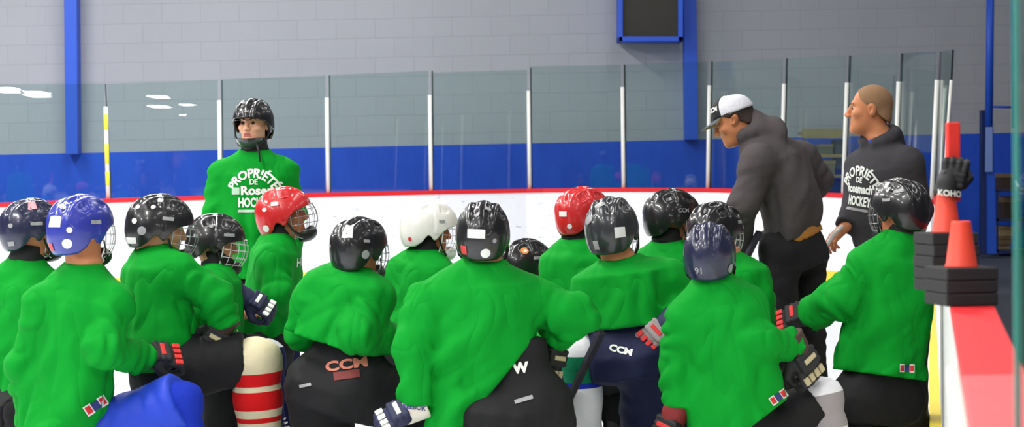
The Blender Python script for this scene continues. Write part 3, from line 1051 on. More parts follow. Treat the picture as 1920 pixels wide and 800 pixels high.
def dado_material():
    M = bpy.data.materials.new('blue_wall_paint'); t, b = nt(M)
    tc = t.nodes.new('ShaderNodeTexCoord')
    n = t.nodes.new('ShaderNodeTexNoise'); n.inputs['Scale'].default_value = 1.3; n.inputs['Detail'].default_value = 6; n.inputs['Roughness'].default_value = 0.7
    mp = t.nodes.new('ShaderNodeMapping'); mp.inputs['Scale'].default_value = (1, 1, 0.35)
    t.links.new(tc.outputs['Object'], mp.inputs[0]); t.links.new(mp.outputs[0], n.inputs['Vector'])
    rp = t.nodes.new('ShaderNodeValToRGB')
    e = rp.color_ramp.elements
    e[0].position = 0.25; e[0].color = (*srgb((24, 66, 184)), 1); e[1].position = 0.72; e[1].color = (*srgb((38, 88, 214)), 1)
    x = rp.color_ramp.elements.new(0.80); x.color = (*srgb((90, 120, 200)), 1)
    t.links.new(n.outputs['Fac'], rp.inputs[0]); t.links.new(rp.outputs[0], b.inputs['Base Color'])
    b.inputs['Roughness'].default_value = 0.6
    b.inputs['Specular IOR Level'].default_value = 0.3
    return M
WALLM = wall_material(); DADO = dado_material()
WB = MB()
xs = [-1300, 2600]
edge = {-1300: 318, 2600: 233.5}
q = [P(x, edge[x], WALL_D) for x in xs]
f0 = 0.15
WB.V = [np.array([q[0][0], WALL_D, f0]), np.array([q[1][0], WALL_D, f0]), q[1], q[0], np.array([q[1][0], WALL_D, 7.5]), np.array([q[0][0], WALL_D, 7.5])]
WB.F = [[0, 1, 2, 3], [3, 2, 4, 5]]; WB.M = [1, 0]
for v in list(WB.V): WB.V.append(v + np.array([0, 0.3, 0]))
WB.F += [[6, 9, 8, 7], [9, 11, 10, 8], [5, 4, 10, 11], [0, 3, 9, 6], [3, 5, 11, 9], [1, 7, 8, 2], [2, 8, 10, 4]]; WB.M += [1, 0, 0, 1, 0, 1, 0]
struct(WB.build('wall_back', [WALLM, DADO]))

# ---- ice and the rubber floor outside the boards
def ice_material():
    M = bpy.data.materials.new('rink_ice'); t, b = nt(M)
    tc = t.nodes.new('ShaderNodeTexCoord')
    n = t.nodes.new('ShaderNodeTexNoise'); n.inputs['Scale'].default_value = 2.0; n.inputs['Detail'].default_value = 8
    mp = t.nodes.new('ShaderNodeMapping'); mp.inputs['Scale'].default_value = (1, 4, 1)
    t.links.new(tc.outputs['Object'], mp.inputs[0]); t.links.new(mp.outputs[0], n.inputs['Vector'])
    rp = t.nodes.new('ShaderNodeValToRGB'); rp.color_ramp.elements[0].color = (*srgb((222, 228, 236)), 1); rp.color_ramp.elements[1].color = (*srgb((242, 245, 248)), 1)
    t.links.new(n.outputs['Fac'], rp.inputs[0]); t.links.new(rp.outputs[0], b.inputs['Base Color'])
    b.inputs['Roughness'].default_value = 0.25
    bp = t.nodes.new('ShaderNodeBump'); bp.inputs['Strength'].default_value = 0.1; bp.inputs['Distance'].default_value = 0.005
    t.links.new(n.outputs['Fac'], bp.inputs['Height']); t.links.new(bp.outputs['Normal'], b.inputs['Normal'])
    return M
# inner edge of the near board line (it runs away from the camera towards the far corner)
VX = (1741 - 960) / F_PX
def nb(off, y, z):
    return np.array([VX * y + off, y, z])
ice_bd = [(-400, 23.1), (420, 24.6), (600, 25.2), (1000, 26.5), (1330, 26.2), (1560, 24.2), (1700, 22.2)]
def bd(x):
    xs_ = [a for a, _ in ice_bd] + [1745]
    ds_ = [b for _, b in ice_bd] + [21.3]
    return float(np.interp(x, xs_, ds_))
b = MB()
b.V = [np.array(p) for p in ((-14, -3, 0), (0.2 + VX * -3, -3, 0), (VX * 30 + 0.05, 30, 0), (-14, 30, 0))]
b.V += [v - np.array([0, 0, 0.05]) for v in b.V]
b.F = [[0, 1, 2, 3], [7, 6, 5, 4]]; b.M = [0, 0]
struct(b.build('floor', [ice_material()]))
b = MB()
RUB = mat('dark_rubber_floor', (62, 66, 80), 0.8, var=0.15, vscale=8)
b.V = [np.array(p) for p in ((0.32 + VX * -3, -3, 0.0), (16, -3, 0), (16, 14, 0.02), (0.26 + VX * 14, 14, 0.02), (16, WALL_D, 0.15), (0.2 + VX * WALL_D, WALL_D, 0.15))]
b.F = [[0, 1, 2, 3], [3, 2, 4, 5]]; b.M = [0, 0]
struct(b.build('floor_walkway', [RUB]))
b = MB()
b.V = [np.array(p) for p in ((-14, 27.0, 0.10), (0.2 + VX * 27.0, 27.0, 0.10), (0.2 + VX * WALL_D, WALL_D, 0.15), (-14, WALL_D, 0.15))]
b.F = [[0, 1, 2, 3]]; b.M = [0]
struct(b.build('floor_aisle', [RUB]))

# ---- dasher boards
BOARDW = mat('scuffed_white_board', (236, 237, 244), 0.35, var=0.02, vscale=3)
def board_face_material():
    M = bpy.data.materials.new('white_board_with_puck_marks'); t, b = nt(M)
    tc = t.nodes.new('ShaderNodeTexCoord')
    n = t.nodes.new('ShaderNodeTexNoise'); n.inputs['Scale'].default_value = 9.0; n.inputs['Detail'].default_value = 4; n.inputs['Roughness'].default_value = 0.6
    mp = t.nodes.new('ShaderNodeMapping'); mp.inputs['Scale'].default_value = (1, 1, 2.4)
    t.links.new(tc.outputs['Object'], mp.inputs[0]); t.links.new(mp.outputs[0], n.inputs['Vector'])
    rp = t.nodes.new('ShaderNodeValToRGB')
    e = rp.color_ramp.elements
    e[0].position = 0.27; e[0].color = (*srgb((176, 182, 200)), 1); e[1].position = 0.36; e[1].color = (*srgb((236, 238, 246)), 1)
    t.links.new(n.outputs['Fac'], rp.inputs[0]); t.links.new(rp.outputs[0], b.inputs['Base Color'])
    b.inputs['Roughness'].default_value = 0.35
    return M
BFACE = board_face_material()
REDCAP = mat('red_cap_rail', (212, 30, 38), 0.5, var=0.05, vscale=6, spec=0.35)
YELK = mat('yellow_kick_plate', (238, 214, 60), 0.45, var=0.06, vscale=5)
top_y = ([-400, -60, 0, 200, 400, 600, 800, 1000, 1165, 1330, 1450, 1560, 1650, 1745], [398, 383, 380, 372, 366.5, 361.5, 357, 353.5, 352, 352.5, 356, 361.5, 367, 374])
def ty(x): return float(np.interp(x, *top_y))
pxs = list(range(-400, 1746, 33)) + [1745]
loop_top = [P(x, ty(x), bd(x)) for x in pxs]
def ribbon(name, parent, mats_, zf, z1, t0, t1, off=0.0):
    """wall-like strip along the far boards; zf, z1 = functions from top point to z's"""
    B = MB()
    n = len(loop_top)
    back = []
    for i, p in enumerate(loop_top):
        d = nrm(loop_top[min(i + 1, n - 1)] - loop_top[max(i - 1, 0)]); nn = nrm(np.array([-d[1], d[0], 0]))
        a = p + nn * t0; c = p + nn * t1
        za, zb = zf(p), z1(p)
        back.append([np.array([a[0], a[1], za]), np.array([a[0], a[1], zb]), np.array([c[0], c[1], zb]), np.array([c[0], c[1], za])])
    for i in range(n):
        B.V += back[i]
    for i in range(n - 1):
        for k in range(4):
            B.F.append([i * 4 + k, i * 4 + (k + 1) % 4, i * 4 + 4 + (k + 1) % 4, i * 4 + 4 + k]); B.M.append(0)
    B.F.append([0, 3, 2, 1]); B.M.append(0); e = (n - 1) * 4; B.F.append([e, e + 1, e + 2, e + 3]); B.M.append(0)
    return B.build(name, mats_, parent)
far = empty('dasher_boards', (0, 26.5, 0))
tag(far, 'long white far rink boards with red top rail and yellow kick plate', 'rink boards')
far.location = (0, 0, 0)
ribbon('board_facing', far, [BFACE], lambda p: 0.145, lambda p: p[2] - 0.055, 0.0, 0.10)
ribbon('top_rail', far, [REDCAP], lambda p: p[2] - 0.055, lambda p: p[2], -0.012, 0.14)
ribbon('kick_plate', far, [YELK], lambda p: 0.0, lambda p: 0.145, -0.025, 0.10)

near = empty('dasher_boards', (0, 0, 0))
tag(near, 'near rink boards on the right with wide red cap carrying the cones', 'rink boards')
NZ = 1.13
def strip(name, mats_, o0, o1, z0, z1, y0, y1):
    B = MB()
    B.hexa([nb(o0, y0, z0), nb(o1, y0, z0), nb(o1, y1, z0), nb(o0, y1, z0), nb(o0, y0, z1), nb(o1, y0, z1), nb(o1, y1, z1), nb(o0, y1, z1)])
    return B.build(name, mats_, near, bevel=0.004)
NEARW = mat('grey_white_scuffed_board', (206, 208, 206), 0.5, var=0.12, vscale=9)
strip('board_facing', [NEARW], 0.060, 0.150, 0.16, NZ - 0.02, 0.6, 20.6)
strip('top_rail', [REDCAP], 0.0505, 0.155, NZ - 0.02, NZ, 3.0, 20.6)
strip('reflection_tinted_rail', [mat('reflection_pink_cap', (216, 88, 92), 0.45, var=0.12, vscale=14)], 0.0505, 0.175, NZ - 0.02, NZ + 0.002, 0.6, 3.0)  # near stretch coloured pink for the washed-out reflection on the cap
strip('inner_sill', [mat('white_sill', (232, 230, 222), 0.4)], 0.030, 0.062, NZ - 0.06, NZ - 0.025, 0.6, 3.4)
strip('kick_plate', [YELK], 0.0, 0.150, 0.0, 0.16, 0.6, 20.6)

# ---- tempered glass and its posts
def glass_material(name, tint, gl=1.0):
    M = bpy.data.materials.new(name); M.use_nodes = True; t = M.node_tree
    for nn in list(t.nodes): t.nodes.remove(nn)
    out = t.nodes.new('ShaderNodeOutputMaterial')
    tr = t.nodes.new('ShaderNodeBsdfTransparent'); tr.inputs[0].default_value = (*tint, 1)
    gs = t.nodes.new('ShaderNodeBsdfGlossy'); gs.inputs['Roughness'].default_value = 0.0
    lw = t.nodes.new('ShaderNodeLayerWeight'); lw.inputs[0].default_value = 0.5
    pw_ = t.nodes.new('ShaderNodeMath'); pw_.operation = 'POWER'; pw_.inputs[1].default_value = 4.0; t.links.new(lw.outputs['Facing'], pw_.inputs[0])
    fr = t.nodes.new('ShaderNodeMath'); fr.operation = 'MULTIPLY_ADD'; fr.inputs[1].default_value = 0.6 * gl; fr.inputs[2].default_value = 0.045; t.links.new(pw_.outputs[0], fr.inputs[0])
    mx = t.nodes.new('ShaderNodeMixShader')
    t.links.new(fr.outputs[0], mx.inputs[0]); t.links.new(tr.outputs[0], mx.inputs[1]); t.links.new(gs.outputs[0], mx.inputs[2])
    t.links.new(mx.outputs[0], out.inputs[0])
    return M
GLASS = glass_material('green_tinted_glass', (0.865, 0.945, 0.925))
SEAL = mat('dark_seal', (52, 70, 74), 0.5)
SEAL2 = mat('black_seal', (20, 28, 34), 0.5)
POSTW = mat('white_post_paint', (226, 226, 222), 0.4, var=0.05, vscale=20)
YTAPE = mat('yellow_tape', (232, 222, 60), 0.5)
# (x at top, y top of the white post, y top of the seal, x at the foot)
posts = [(198, 200, 157, 203), (411, 188, 150, 413), (613, 183, 141, 615), (806, 178, 132, 808), (991, 170, 127, 993), (1167, 163, 121, 1169), (1330, 160, 115, 1327), (1470, 157, 109, 1465), (1588, 155, 104, 1581), (1685, 153, 100, 1677), (1757, 150, 97, 1747)]
ordn = ['first', 'second', 'third', 'fourth', 'fifth', 'sixth', 'seventh', 'eighth', 'ninth', 'tenth', 'eleventh']
hint = ['marked with yellow tape', 'just left of the standing player', 'between the standing player and the white helmet', 'behind the white helmet', 'left of the red helmets gap', 'above the rear red helmet', 'behind the capped coach\'s face', 'above the bending coach\'s back', 'just left of the bareheaded coach', 'just right of the bareheaded coach\'s head', 'at the right corner']
seat = []
for i, (xt, yw, ys, xb) in enumerate(posts):
    D = bd(xb) + 0.05
    pt, pb, ps = P(xt, yw, D), P(xb, ty(xb) + 1, D), P(xt + (xt - xb) * 0.25, ys, D)
    r = empty('glass_post', pb)
    tag(r, f'{ordn[i]} white glass post from the left, {hint[i]}', 'post', 'white posts along the far boards')
    pw = 0.026
    b = MB(); b.tube([pb, pt], pw, 12, sq=1.0); o = b.build('post_tube', [POSTW], r, pb, smooth=True)
    b = MB(); b.tube([pb + np.array([0.035, 0.03, 0]), ps + np.array([0.035 if i else 0, 0.03, 0])], 0.012 if i < 5 else 0.017, 4)
    b.build('seal_strip', [SEAL if i < 3 else SEAL2], r, pb)
    if i == 0:
        for z0, z1 in ((0.38, 0.60), (0.75, 0.92), (0.15, 0.3)):
            b = MB(); b.tube([pb + (pt - pb) * z0, pb + (pt - pb) * z1], pw + 0.002, 12)
            b.build('yellow_tape', [YTAPE], r, pb, smooth=True)
    seat.append((pb, ps, D))
tops = [(-190, 165), (0, 160), (198, 157)]
edges = [(-170, 166, -165)] + [(p[0], p[2], p[3]) for p in posts]
ptop = {1: (160.5, 157), 2: (157, 150), 3: (149.5, 141.5), 4: (141, 132.5), 5: (136, 131), 6: (124.5, 121.5), 7: (121, 115.5), 8: (116, 109.5), 9: (109.5, 104.5), 10: (104.5, 100.5), 11: (100, 97)}
PANEN = []
pane_hint = ['beside the left blue column', 'with ceiling lamps mirrored in it', 'behind the standing player', 'right of the standing player', 'above the white helmet', 'slightly lower than its right neighbour', 'under the scoreboard', 'behind the capped coach', 'above the wooden storage rack', 'behind the bareheaded coach', 'at the right corner']
for i in range(1, len(edges)):
    (xa, _, xab), (xc, _, xcb) = edges[i - 1], edges[i]
    Da, Dc = bd(xab) + 0.06, bd(xcb) + 0.06
    ya, yc = ptop[i]
    g0, g1 = 3.0, -3.0
    p = [P(xab + g0, ty(xab) + 1, Da), P(xcb + g1, ty(xcb) + 1, Dc), P(xc + g1, yc, Dc), P(xa + g0, ya, Da)]
    n = nrm(np.cross(p[1] - p[0], p[3] - p[0])) * 0.012
    b = MB(); b.hexa([p[0] - n * 0, p[1], p[1] - n, p[0] - n, p[3], p[2], p[2] - n, p[3] - n])
    PANEN.append((xab, xcb, nrm(np.cross(p[1] - p[0], p[3] - p[0])), p[0]))
    o = b.build('rink_shield', [GLASS])
    tag(o, f'{ordn[i - 1]} clear glass pane from the left, {pane_hint[i - 1]}', 'glass pane', 'panes above the far boards')
# return panel round the corner, with two slim posts
p0, p1 = P(1747, 374, 21.3 + 0.05), P(1771, 377, 20.3)
t0, t1 = P(1757, 97, 21.35), P(1784, 93, 20.3)
n = np.array([-0.012, 0.0, 0])
b = MB(); b.hexa([p0 + (0.03, 0, 0), p1, p1 - n, p0 - n + (0.03, 0, 0), t0 + (0.03, 0, 0), t1, t1 - n, t0 - n + (0.03, 0, 0)])
tag(b.build('rink_shield', [GLASS]), 'narrow glass return pane round the right corner of the boards', 'glass pane', 'panes above the far boards')
for (xt, yt, xb, yb, D, ysl, lb) in ((1783.5, 150, 1768, 376, 20.3, 93, 'slim white post at the far end of the corner return pane'), (1772, 166, 1762, 374, 20.9, 120, 'short white post in the middle of the corner return pane')):
    pb, pt, ps = P(xb, yb, D), P(xt, yt, D), P(xt + 2, ysl, D)
    r = empty('glass_post', pb); tag(r, lb, 'post', 'white posts along the far boards')
    b = MB(); b.tube([pb, pt], 0.016, 10); b.build('post_tube', [POSTW], r, pb, smooth=True)
    if ysl == 93:
        b = MB(); b.tube([pb + np.array([0.03, 0.02, 0]), ps + np.array([0.012, 0.02, 0])], 0.013, 4); b.build('seal_strip', [SEAL2], r, pb)

# lamps of the far end of the hall behind the photographer, mirrored in the left panes
def mirror_lamp(px, py, w_, L, z):
    for xab, xcb, n_, a_ in PANEN:
        if xab <= px < xcb: n, a = n_, a_
    d = nrm(P(px, py, 10) - CAM)
    t = ((a - CAM) @ n) / (d @ n)
    hit = CAM + d * t
    r = d - 2 * (d @ n) * n
    s = (z - hit[2]) / r[2]
    q = hit + r * s
    ang = math.atan2(r[0], -r[1])
    l = area('hall_lamp', tuple(q), w_, L, 380.0 * w_ * L, (1, 1, 1), (0, 0, ang + 0.16))
for px, py, w_, L in ((18, 166, 0.70, 1.8), (73, 174, 0.75, 2.6), (278, 200, 0.75, 2.8), (331, 216, 0.62, 2.2)):
    mirror_lamp(px, py, w_, L, 4.8)

# ---- blue steel columns on the wall
BLUES = mat('blue_steel_paint', (34, 84, 204), 0.45, var=0.05, vscale=4)
def column(x0t, x1t, x0b, x1b, ytop, ybot, D, dep, nm):
    a, b_, c, d = P(x0b, ybot, D), P(x1b, ybot, D), P(x1t, ytop, D), P(x0t, ytop, D)
    k = np.array([0, dep, 0])
    a[2] = b_[2] = (a[2] + b_[2]) / 2
    B = MB(); B.hexa([a, b_, b_ + k, a + k, d, c, c + k, d + k])
    return struct(B.build(nm, [BLUES], bevel=0.006))
column(119, 143, 123, 146, -80, 289, 28.35, 0.25, 'trim_1')
column(1281, 1305, 1284.5, 1309, -80, 262, 28.35, 0.25, 'trim_2')

# ---- dark panel in a blue box on the wall
sb = empty('scoreboard', P(1220, 70, 28.2)); so = P(1220, 70, 28.2)
tag(sb, 'dark square scoreboard in a blue frame high on the grey wall', 'scoreboard')
Db, Df = 28.55, 27.95
def q2(x, y, D): return P(x, y, D)
b = MB()
for (x0, y0, x1, y1) in ((1160, -90, 1168, 77), (1272, -90, 1281, 77), (1160, 68, 1281, 77), (1160, -90, 1281, -82)):
    pts = [q2(x0, y1, Df), q2(x1, y1, Df), q2(x1, y1, Df) + (0, 0.58, 0), q2(x0, y1, Df) + (0, 0.58, 0), q2(x0, y0, Df), q2(x1, y0, Df), q2(x1, y0, Df) + (0, 0.58, 0), q2(x0, y0, Df) + (0, 0.58, 0)]
    b.hexa(pts)
b.build('frame', [BLUES], sb, so, bevel=0.006)
b = MB()
pts = [q2(1168, 68, Df + 0.10), q2(1272, 68, Df + 0.10), q2(1272, 68, Df + 0.5), q2(1168, 68, Df + 0.5), q2(1168, -82, Df + 0.10), q2(1272, -82, Df + 0.10), q2(1272, -82, Df + 0.5), q2(1168, -82, Df + 0.5)]
b.hexa(pts); b.build('dark_panel', [mat('smoked_panel', (38, 36, 32), 0.35, var=0.15, vscale=3)], sb, so)

# ---- right side: blue gate post, rails, shelves
gp = empty('steel_post', P(1855, 476, 27.2)); go = P(1855, 476, 27.2)
tag(gp, 'tall round blue steel post with a boxed lower half at the right', 'post')
b = MB(); b.tube([P(1854, 236, 27.2), P(1857.5, -60, 27.2)], 0.055, 16); b.build('round_tube', [BLUES], gp, go, smooth=True)
DKB = mat('dark_blue_steel', (20, 40, 92), 0.5)
b = MB(); c = P(1850, 355, 27.2); 
b.hexa([P(1840, 476, 27.3), P(1853, 476, 27.3), P(1853, 476, 27.3) + (0, 0.12, 0), P(1840, 476, 27.3) + (0, 0.12, 0), P(1840, 206, 27.3), P(1853, 206, 27.3), P(1853, 206, 27.3) + (0, 0.12, 0), P(1840, 206, 27.3) + (0, 0.12, 0)])
b.build('square_leg', [DKB], gp, go, bevel=0.004)
b = MB(); b.hexa([P(1853, 476, 27.2), P(1869, 476, 27.2), P(1869, 476, 27.2) + (0, 0.12, 0), P(1853, 476, 27.2) + (0, 0.12, 0), P(1853, 236, 27.2), P(1862, 236, 27.2), P(1862, 236, 27.2) + (0, 0.12, 0), P(1853, 236, 27.2) + (0, 0.12, 0)])
b.build('boxed_leg', [BLUES], gp, go, bevel=0.004)
b = MB(); b.hexa([P(1847, 322, 27.14), P(1861, 322, 27.14), P(1861, 322, 27.19), P(1847, 322, 27.19), P(1848, 238, 27.14), P(1861, 238, 27.14), P(1861, 238, 27.19), P(1848, 238, 27.19)])
b.build('pale_plate', [mat('pale_blue_plate', (122, 146, 212), 0.5)], gp, go, bevel=0.003)
gr = empty('steel_rail', P(1880, 205, 27.6)); gro = P(1880, 205, 27.6)
tag(gr, 'thin blue rail frame running right from the steel post', 'rail')
b = MB(); b.tube([P(1862, 200, 27.6), P(1902, 201, 27.6)], 0.018, 8); b.build('cross_bar', [BLUES], gr, gro, smooth=True)
b = MB(); b.tube([P(1901, 240, 27.6), P(1898.5, -60, 27.6)], 0.030, 8); b.build('upright', [mat('teal_steel', (10, 92, 150), 0.5)], gr, gro, smooth=True)

def rack(label, x0, x1, ys, D, dep, ybot, mat_board, mat_post):
    o0 = P((x0 + x1) / 2, ybot, D); o0[2] = 0.118; r = empty('storage_rack', o0); tag(r, label, 'rack')
    def PF(x, d_):
        q_ = P(x, ybot, d_); q_[2] = 0.115 + 0.03 * (d_ - 27.7); return q_
    k = np.array([0, dep, 0])
    for y in ys:
        b = MB(); b.hexa([P(x0, y + 3, D), P(x1, y + 3, D), P(x1, y + 3, D) + k, P(x0, y + 3, D) + k, P(x0, y - 3, D), P(x1, y - 3, D), P(x1, y - 3, D) + k, P(x0, y - 3, D) + k])
        b.build('shelf', [mat_board], r, o0, bevel=0.004)
    for x in (x0, x1 - 4):
        for dd in (0, dep - 0.04):
            b = MB(); b.hexa([PF(x, D + dd), PF(x + 4, D + dd), PF(x + 4, D + dd + 0.04), PF(x, D + dd + 0.04), P(x, ys[0], D + dd), P(x + 4, ys[0], D + dd), P(x + 4, ys[0], D + dd + 0.04), P(x, ys[0], D + dd + 0.04)])
            b.build('post', [mat_post], r, o0)
    return r
STEELB = mat('blue_grey_shelf', (44, 54, 92), 0.5)
rack('blue grey steel rack of boxes against the wall at the far right', 1868, 1960, (357, 412, 470), 27.7, 0.5, 476, STEELB, STEELB)
BROWN = mat('brown_board_box', (120, 98, 74), 0.8, var=0.25, vscale=6)
TANB = mat('tan_board_box', (164, 140, 104), 0.8, var=0.2, vscale=6)
DARKB = mat('dark_brown_bundle', (64, 48, 40), 0.8, var=0.3, vscale=9)
def carton(x0, x1, y0, y1, D, dep, m_, label, group=None, lidm=None):
    o0 = P((x0 + x1) / 2, y1, D)
    r = empty('carton', o0); tag(r, label, 'box', group)
    k = np.array([0, dep, 0])
    ym = y0 + (y1 - y0) * 0.28
    b = MB(); b.hexa([P(x0, y1, D), P(x1, y1, D), P(x1, y1, D) + k, P(x0, y1, D) + k, P(x0, ym, D), P(x1, ym, D), P(x1, ym, D) + k, P(x0, ym, D) + k]); b.build('box_body', [m_], r, o0, bevel=0.006)
    e = 0.8; kk = np.array([0, 0.012, 0])
    b = MB(); b.hexa([P(x0 - e, ym, D) - kk, P(x1 + e, ym, D) - kk, P(x1 + e, ym, D) + k + kk, P(x0 - e, ym, D) + k + kk, P(x0 - e, y0, D) - kk, P(x1 + e, y0, D) - kk, P(x1 + e, y0, D) + k + kk, P(x0 - e, y0, D) + k + kk]); b.build('box_lid', [lidm or m_], r, o0, bevel=0.006)
carton(1872, 1894, 459, 467, 27.8, 0.3, TANB, 'tan carton on the lowest shelf of the blue grey rack', 'boxes on the steel rack', BROWN)
carton(1874, 1900, 424, 443, 27.9, 0.3, TANB, 'large tan carton on its own pile above the lowest shelf', 'boxes on the steel rack')
carton(1873, 1898, 444, 458, 27.86, 0.3, BROWN, 'brown carton under the large tan one on the steel rack', 'boxes on the steel rack')
carton(1880, 1905, 368, 409, 27.9, 0.3, DARKB, 'dark brown carton on the middle shelf of the steel rack', 'boxes on the steel rack', BROWN)
carton(1876, 1902, 325, 354, 27.9, 0.3, DARKB, 'dark bundle box on the top shelf of the steel rack', 'boxes on the steel rack', BROWN)

# wooden rack seen through the glass behind the coaches
KHAKI = mat('khaki_plywood', (150, 132, 88), 0.8, var=0.15, vscale=5)
WR = rack('khaki wooden storage rack behind the glass between the two coaches', 1506, 1590, (249, 292, 330), 27.7, 0.5, 465, KHAKI, mat('dark_navy_post', (34, 44, 72), 0.6))
b = MB(); b.hexa([P(1504, 259, 27.68), P(1592, 259, 27.68), P(1592, 259, 27.70), P(1504, 259, 27.70), P(1504, 241, 27.68), P(1592, 241, 27.68), P(1592, 241, 27.70), P(1504, 241, 27.70)])
b.build('top_plank', [KHAKI], WR, np.array(WR.location))
carton(1545, 1566, 300, 327, 27.8, 0.3, mat('olive_box', (128, 122, 90), 0.8), 'olive box on the lower shelf of the wooden rack', 'boxes on the wooden rack', TANB)
carton(1536, 1562, 270, 289, 27.8, 0.3, mat('grey_olive_box', (98, 98, 84), 0.8), 'grey olive box on the upper shelf of the wooden rack', 'boxes on the wooden rack', KHAKI)
carton(1566, 1589, 262, 289, 27.8, 0.3, mat('slate_box', (58, 66, 88), 0.7), 'slate blue box on the upper shelf of the wooden rack', 'boxes on the wooden rack')
NAVB = mat('navy_crate', (30, 46, 92), 0.6)
carton(1567, 1590, 296, 327, 27.8, 0.3, NAVB, 'navy crate on the lower shelf of the wooden rack', 'boxes on the wooden rack')
carton(1510, 1588, 336, 420, 27.8, 0.3, NAVB, 'long navy crate under the lowest shelf of the wooden rack', 'boxes on the wooden rack')

# ---- near glass pane standing in the cap at the right edge
TEAL = glass_material('near_glass', (0.97, 0.99, 0.985), 0.1)
gp2 = empty('rink_shield', nb(0.100, 2.1, NZ + 0.002)); g0 = nb(0.100, 2.1, NZ + 0.002)
tag(gp2, 'near glass pane with thick teal edge at the right border', 'glass pane')
b = MB(); b.hexa([nb(0.099, 0.9, NZ + 0.002), nb(0.104, 0.9, NZ + 0.002), nb(0.104, 2.2, NZ + 0.002), nb(0.099, 2.2, NZ + 0.002), nb(0.099, 0.9, 2.6), nb(0.104, 0.9, 2.6), nb(0.104, 2.2, 2.6), nb(0.099, 2.2, 2.6)])
b.build('pane', [TEAL], gp2, g0)
b = MB(); b.hexa([nb(0.0982, 2.2, NZ + 0.002), nb(0.1048, 2.2, NZ + 0.002), nb(0.1048, 2.212, NZ + 0.002), nb(0.0982, 2.212, NZ + 0.002), nb(0.0982, 2.2, 2.6), nb(0.1048, 2.2, 2.6), nb(0.1048, 2.212, 2.6), nb(0.0982, 2.212, 2.6)])
b.build('polished_edge', [mat('teal_glass_edge', (110, 215, 200), 0.3)], gp2, g0)

# ---- cone stacks on the cap
ORANGE = mat('orange_cone_plastic', (232, 66, 40), 0.5)
RUBB = mat('black_rubber_base', (34, 34, 36), 0.85, var=0.2, vscale=40)
def cone_stack(cx, cy, D, h_base, n, label):
    ppm = F_PX / D
    c = P(cx, cy, D); z0 = NZ
    base = np.array([c[0], D + 0.07, z0])
    r = empty('cone_stack', base); tag(r, label, 'training cones', 'stacked training cones on the boards')
    hb = h_base / n
    for i in range(n):
        b = MB(); a = 0.012 * (random.random() - 0.5)
        ca, sa = math.cos(0.2 + a), math.sin(0.2 + a)
        b.box((random.uniform(-.002, .002), 0, hb * (i + 0.5)), (0.130, 0.130, hb * 0.985), R=[[ca, -sa, 0], [sa, ca, 0], [0, 0, 1]])
        b.build('cone_base', [RUBB], r, bevel=0.004)
    b = MB()
    b.lathe((0, 0, h_base), (0, 0, h_base + 0.108), [(-0.01, 0.040), (0.03, 0.0385), (0.06, 0.0362), (0.96, 0.0232), (0.99, 0.0222), (1.0, 0.021), (1.0, 0.017), (0.9, 0.017)], 32)
    b.build('cone_body', [ORANGE], r, smooth=True)
    return base
cone_stack(1816, 571, 4.48, 0.090, 3, 'nearest stack of orange cones with square black rubber bases')
cb = cone_stack(1786, 545, 5.0, 0.154, 5, 'second stack of orange cones with taller black base pile behind')
# black glove slipped over the tip of the rear cone, holding a red foam bar
gt = cb + np.array([0.0, 0, 0.154 + 0.100])
g = empty('hockey_glove', gt); tag(g, 'black hockey glove with white letters standing upon the rear cone', 'glove')
R = frame_dir(np.array([0.18, 0.0, 1.0]), np.array([-0.25, -1.0, 0]))
GB = (mat('black_leather_glove', (14, 14, 16), 0.6, bump=0.2, bscale=30), mat('black_leather_cuff', (18, 18, 20), 0.6))
inst('hand_shell', GLOVE_ME, g, mat4(R, np.array([0.016, 0, 0.016]), 0.60), [GB[0]])
inst('glove_cuff', CUFF_ME, g, mat4(R, np.array([0.008, 0.0, 0.040]), 0.62), [GB[1]])
tv, tf = text_mesh('KOHO', 0.022, 0.03)
b = MB(); 
for v in tv:
    a = v[0] / 0.047
    b.V.append(np.array([0.0475 * math.sin(a), -0.0475 * math.cos(a) - 0.003, 0.002 + v[1] - 0.10 * v[0]]))
b.F = tf; b.M = [0] * len(tf)
b.build('lettering', [WHITEPRINT], g)
fb = gt + np.array([0.030, 0.050, -0.02])
b = MB(); b.box((0, 0, 0.105), (0.034, 0.034, 0.21)); fbp = b.build('foam_bar', [mat('red_foam', (222, 44, 34), 0.7)], bevel=0.004)
fbp.location = tuple(fb); tag(fbp, 'upright red foam bar held in the black glove', 'foam bar')

# ================================================================== THE PEOPLE
DW = ('rect',)
def S(az, el, w_, h_, m_=WHITE, kind='rect'): return (az, el, w_, h_, m_, kind)
STW = mat('white_sticker_and_glint', (225, 225, 222), 0.4)  # white stickers, and the highlights painted on two helmets
STG = mat('grey_sticker', (150, 150, 152), 0.4)
STR = mat('red_sticker', (196, 60, 60), 0.4)
G = 'kneeling players in green jerseys'
def kneel(hx, hz, face, D, knee_up=None, side=1):
    pass

# 1 far left, dark navy helmet
person('kneeling player in dark navy helmet cut off by the left edge of the photo', 8.7, (57, 374), 55, (50, 487), (30, 790), byaw=40,
       sh=((-20, 525, 0.0), (95, 525, 0.0)), arms=(((-45, 620, 0.1), (10, 607, 0.22)), ((85, 640, 0.1), (60, 690, 0.25))),
       legs=((('z', 40, 0.40, -0.35), ('z', 30, 0.17, -0.40)), (('z', 60, 0.09, 0.25), ('z', 50, 0.10, -0.15))), hip=(28, 770), hmat=HNAVY2, cage='c',
       stickers=(S(150, 10, 0.02, 0.02, STG, 'dot'), S(96, 16, 0.05, 0.014, STG), S(104, 56, 0.034, 0.036, mat('pink_sticker', (206, 150, 158), 0.5)), S(152, -24, 0.03, 0.02, STG)), gloves=(dict(arm=0, m=GL_BLACK, up=(0, -0.4, 1)),),
       group=G, seed=1, collar=mat('black_neck_guard', (18, 18, 20), 0.8), skin_=SKIN_T)

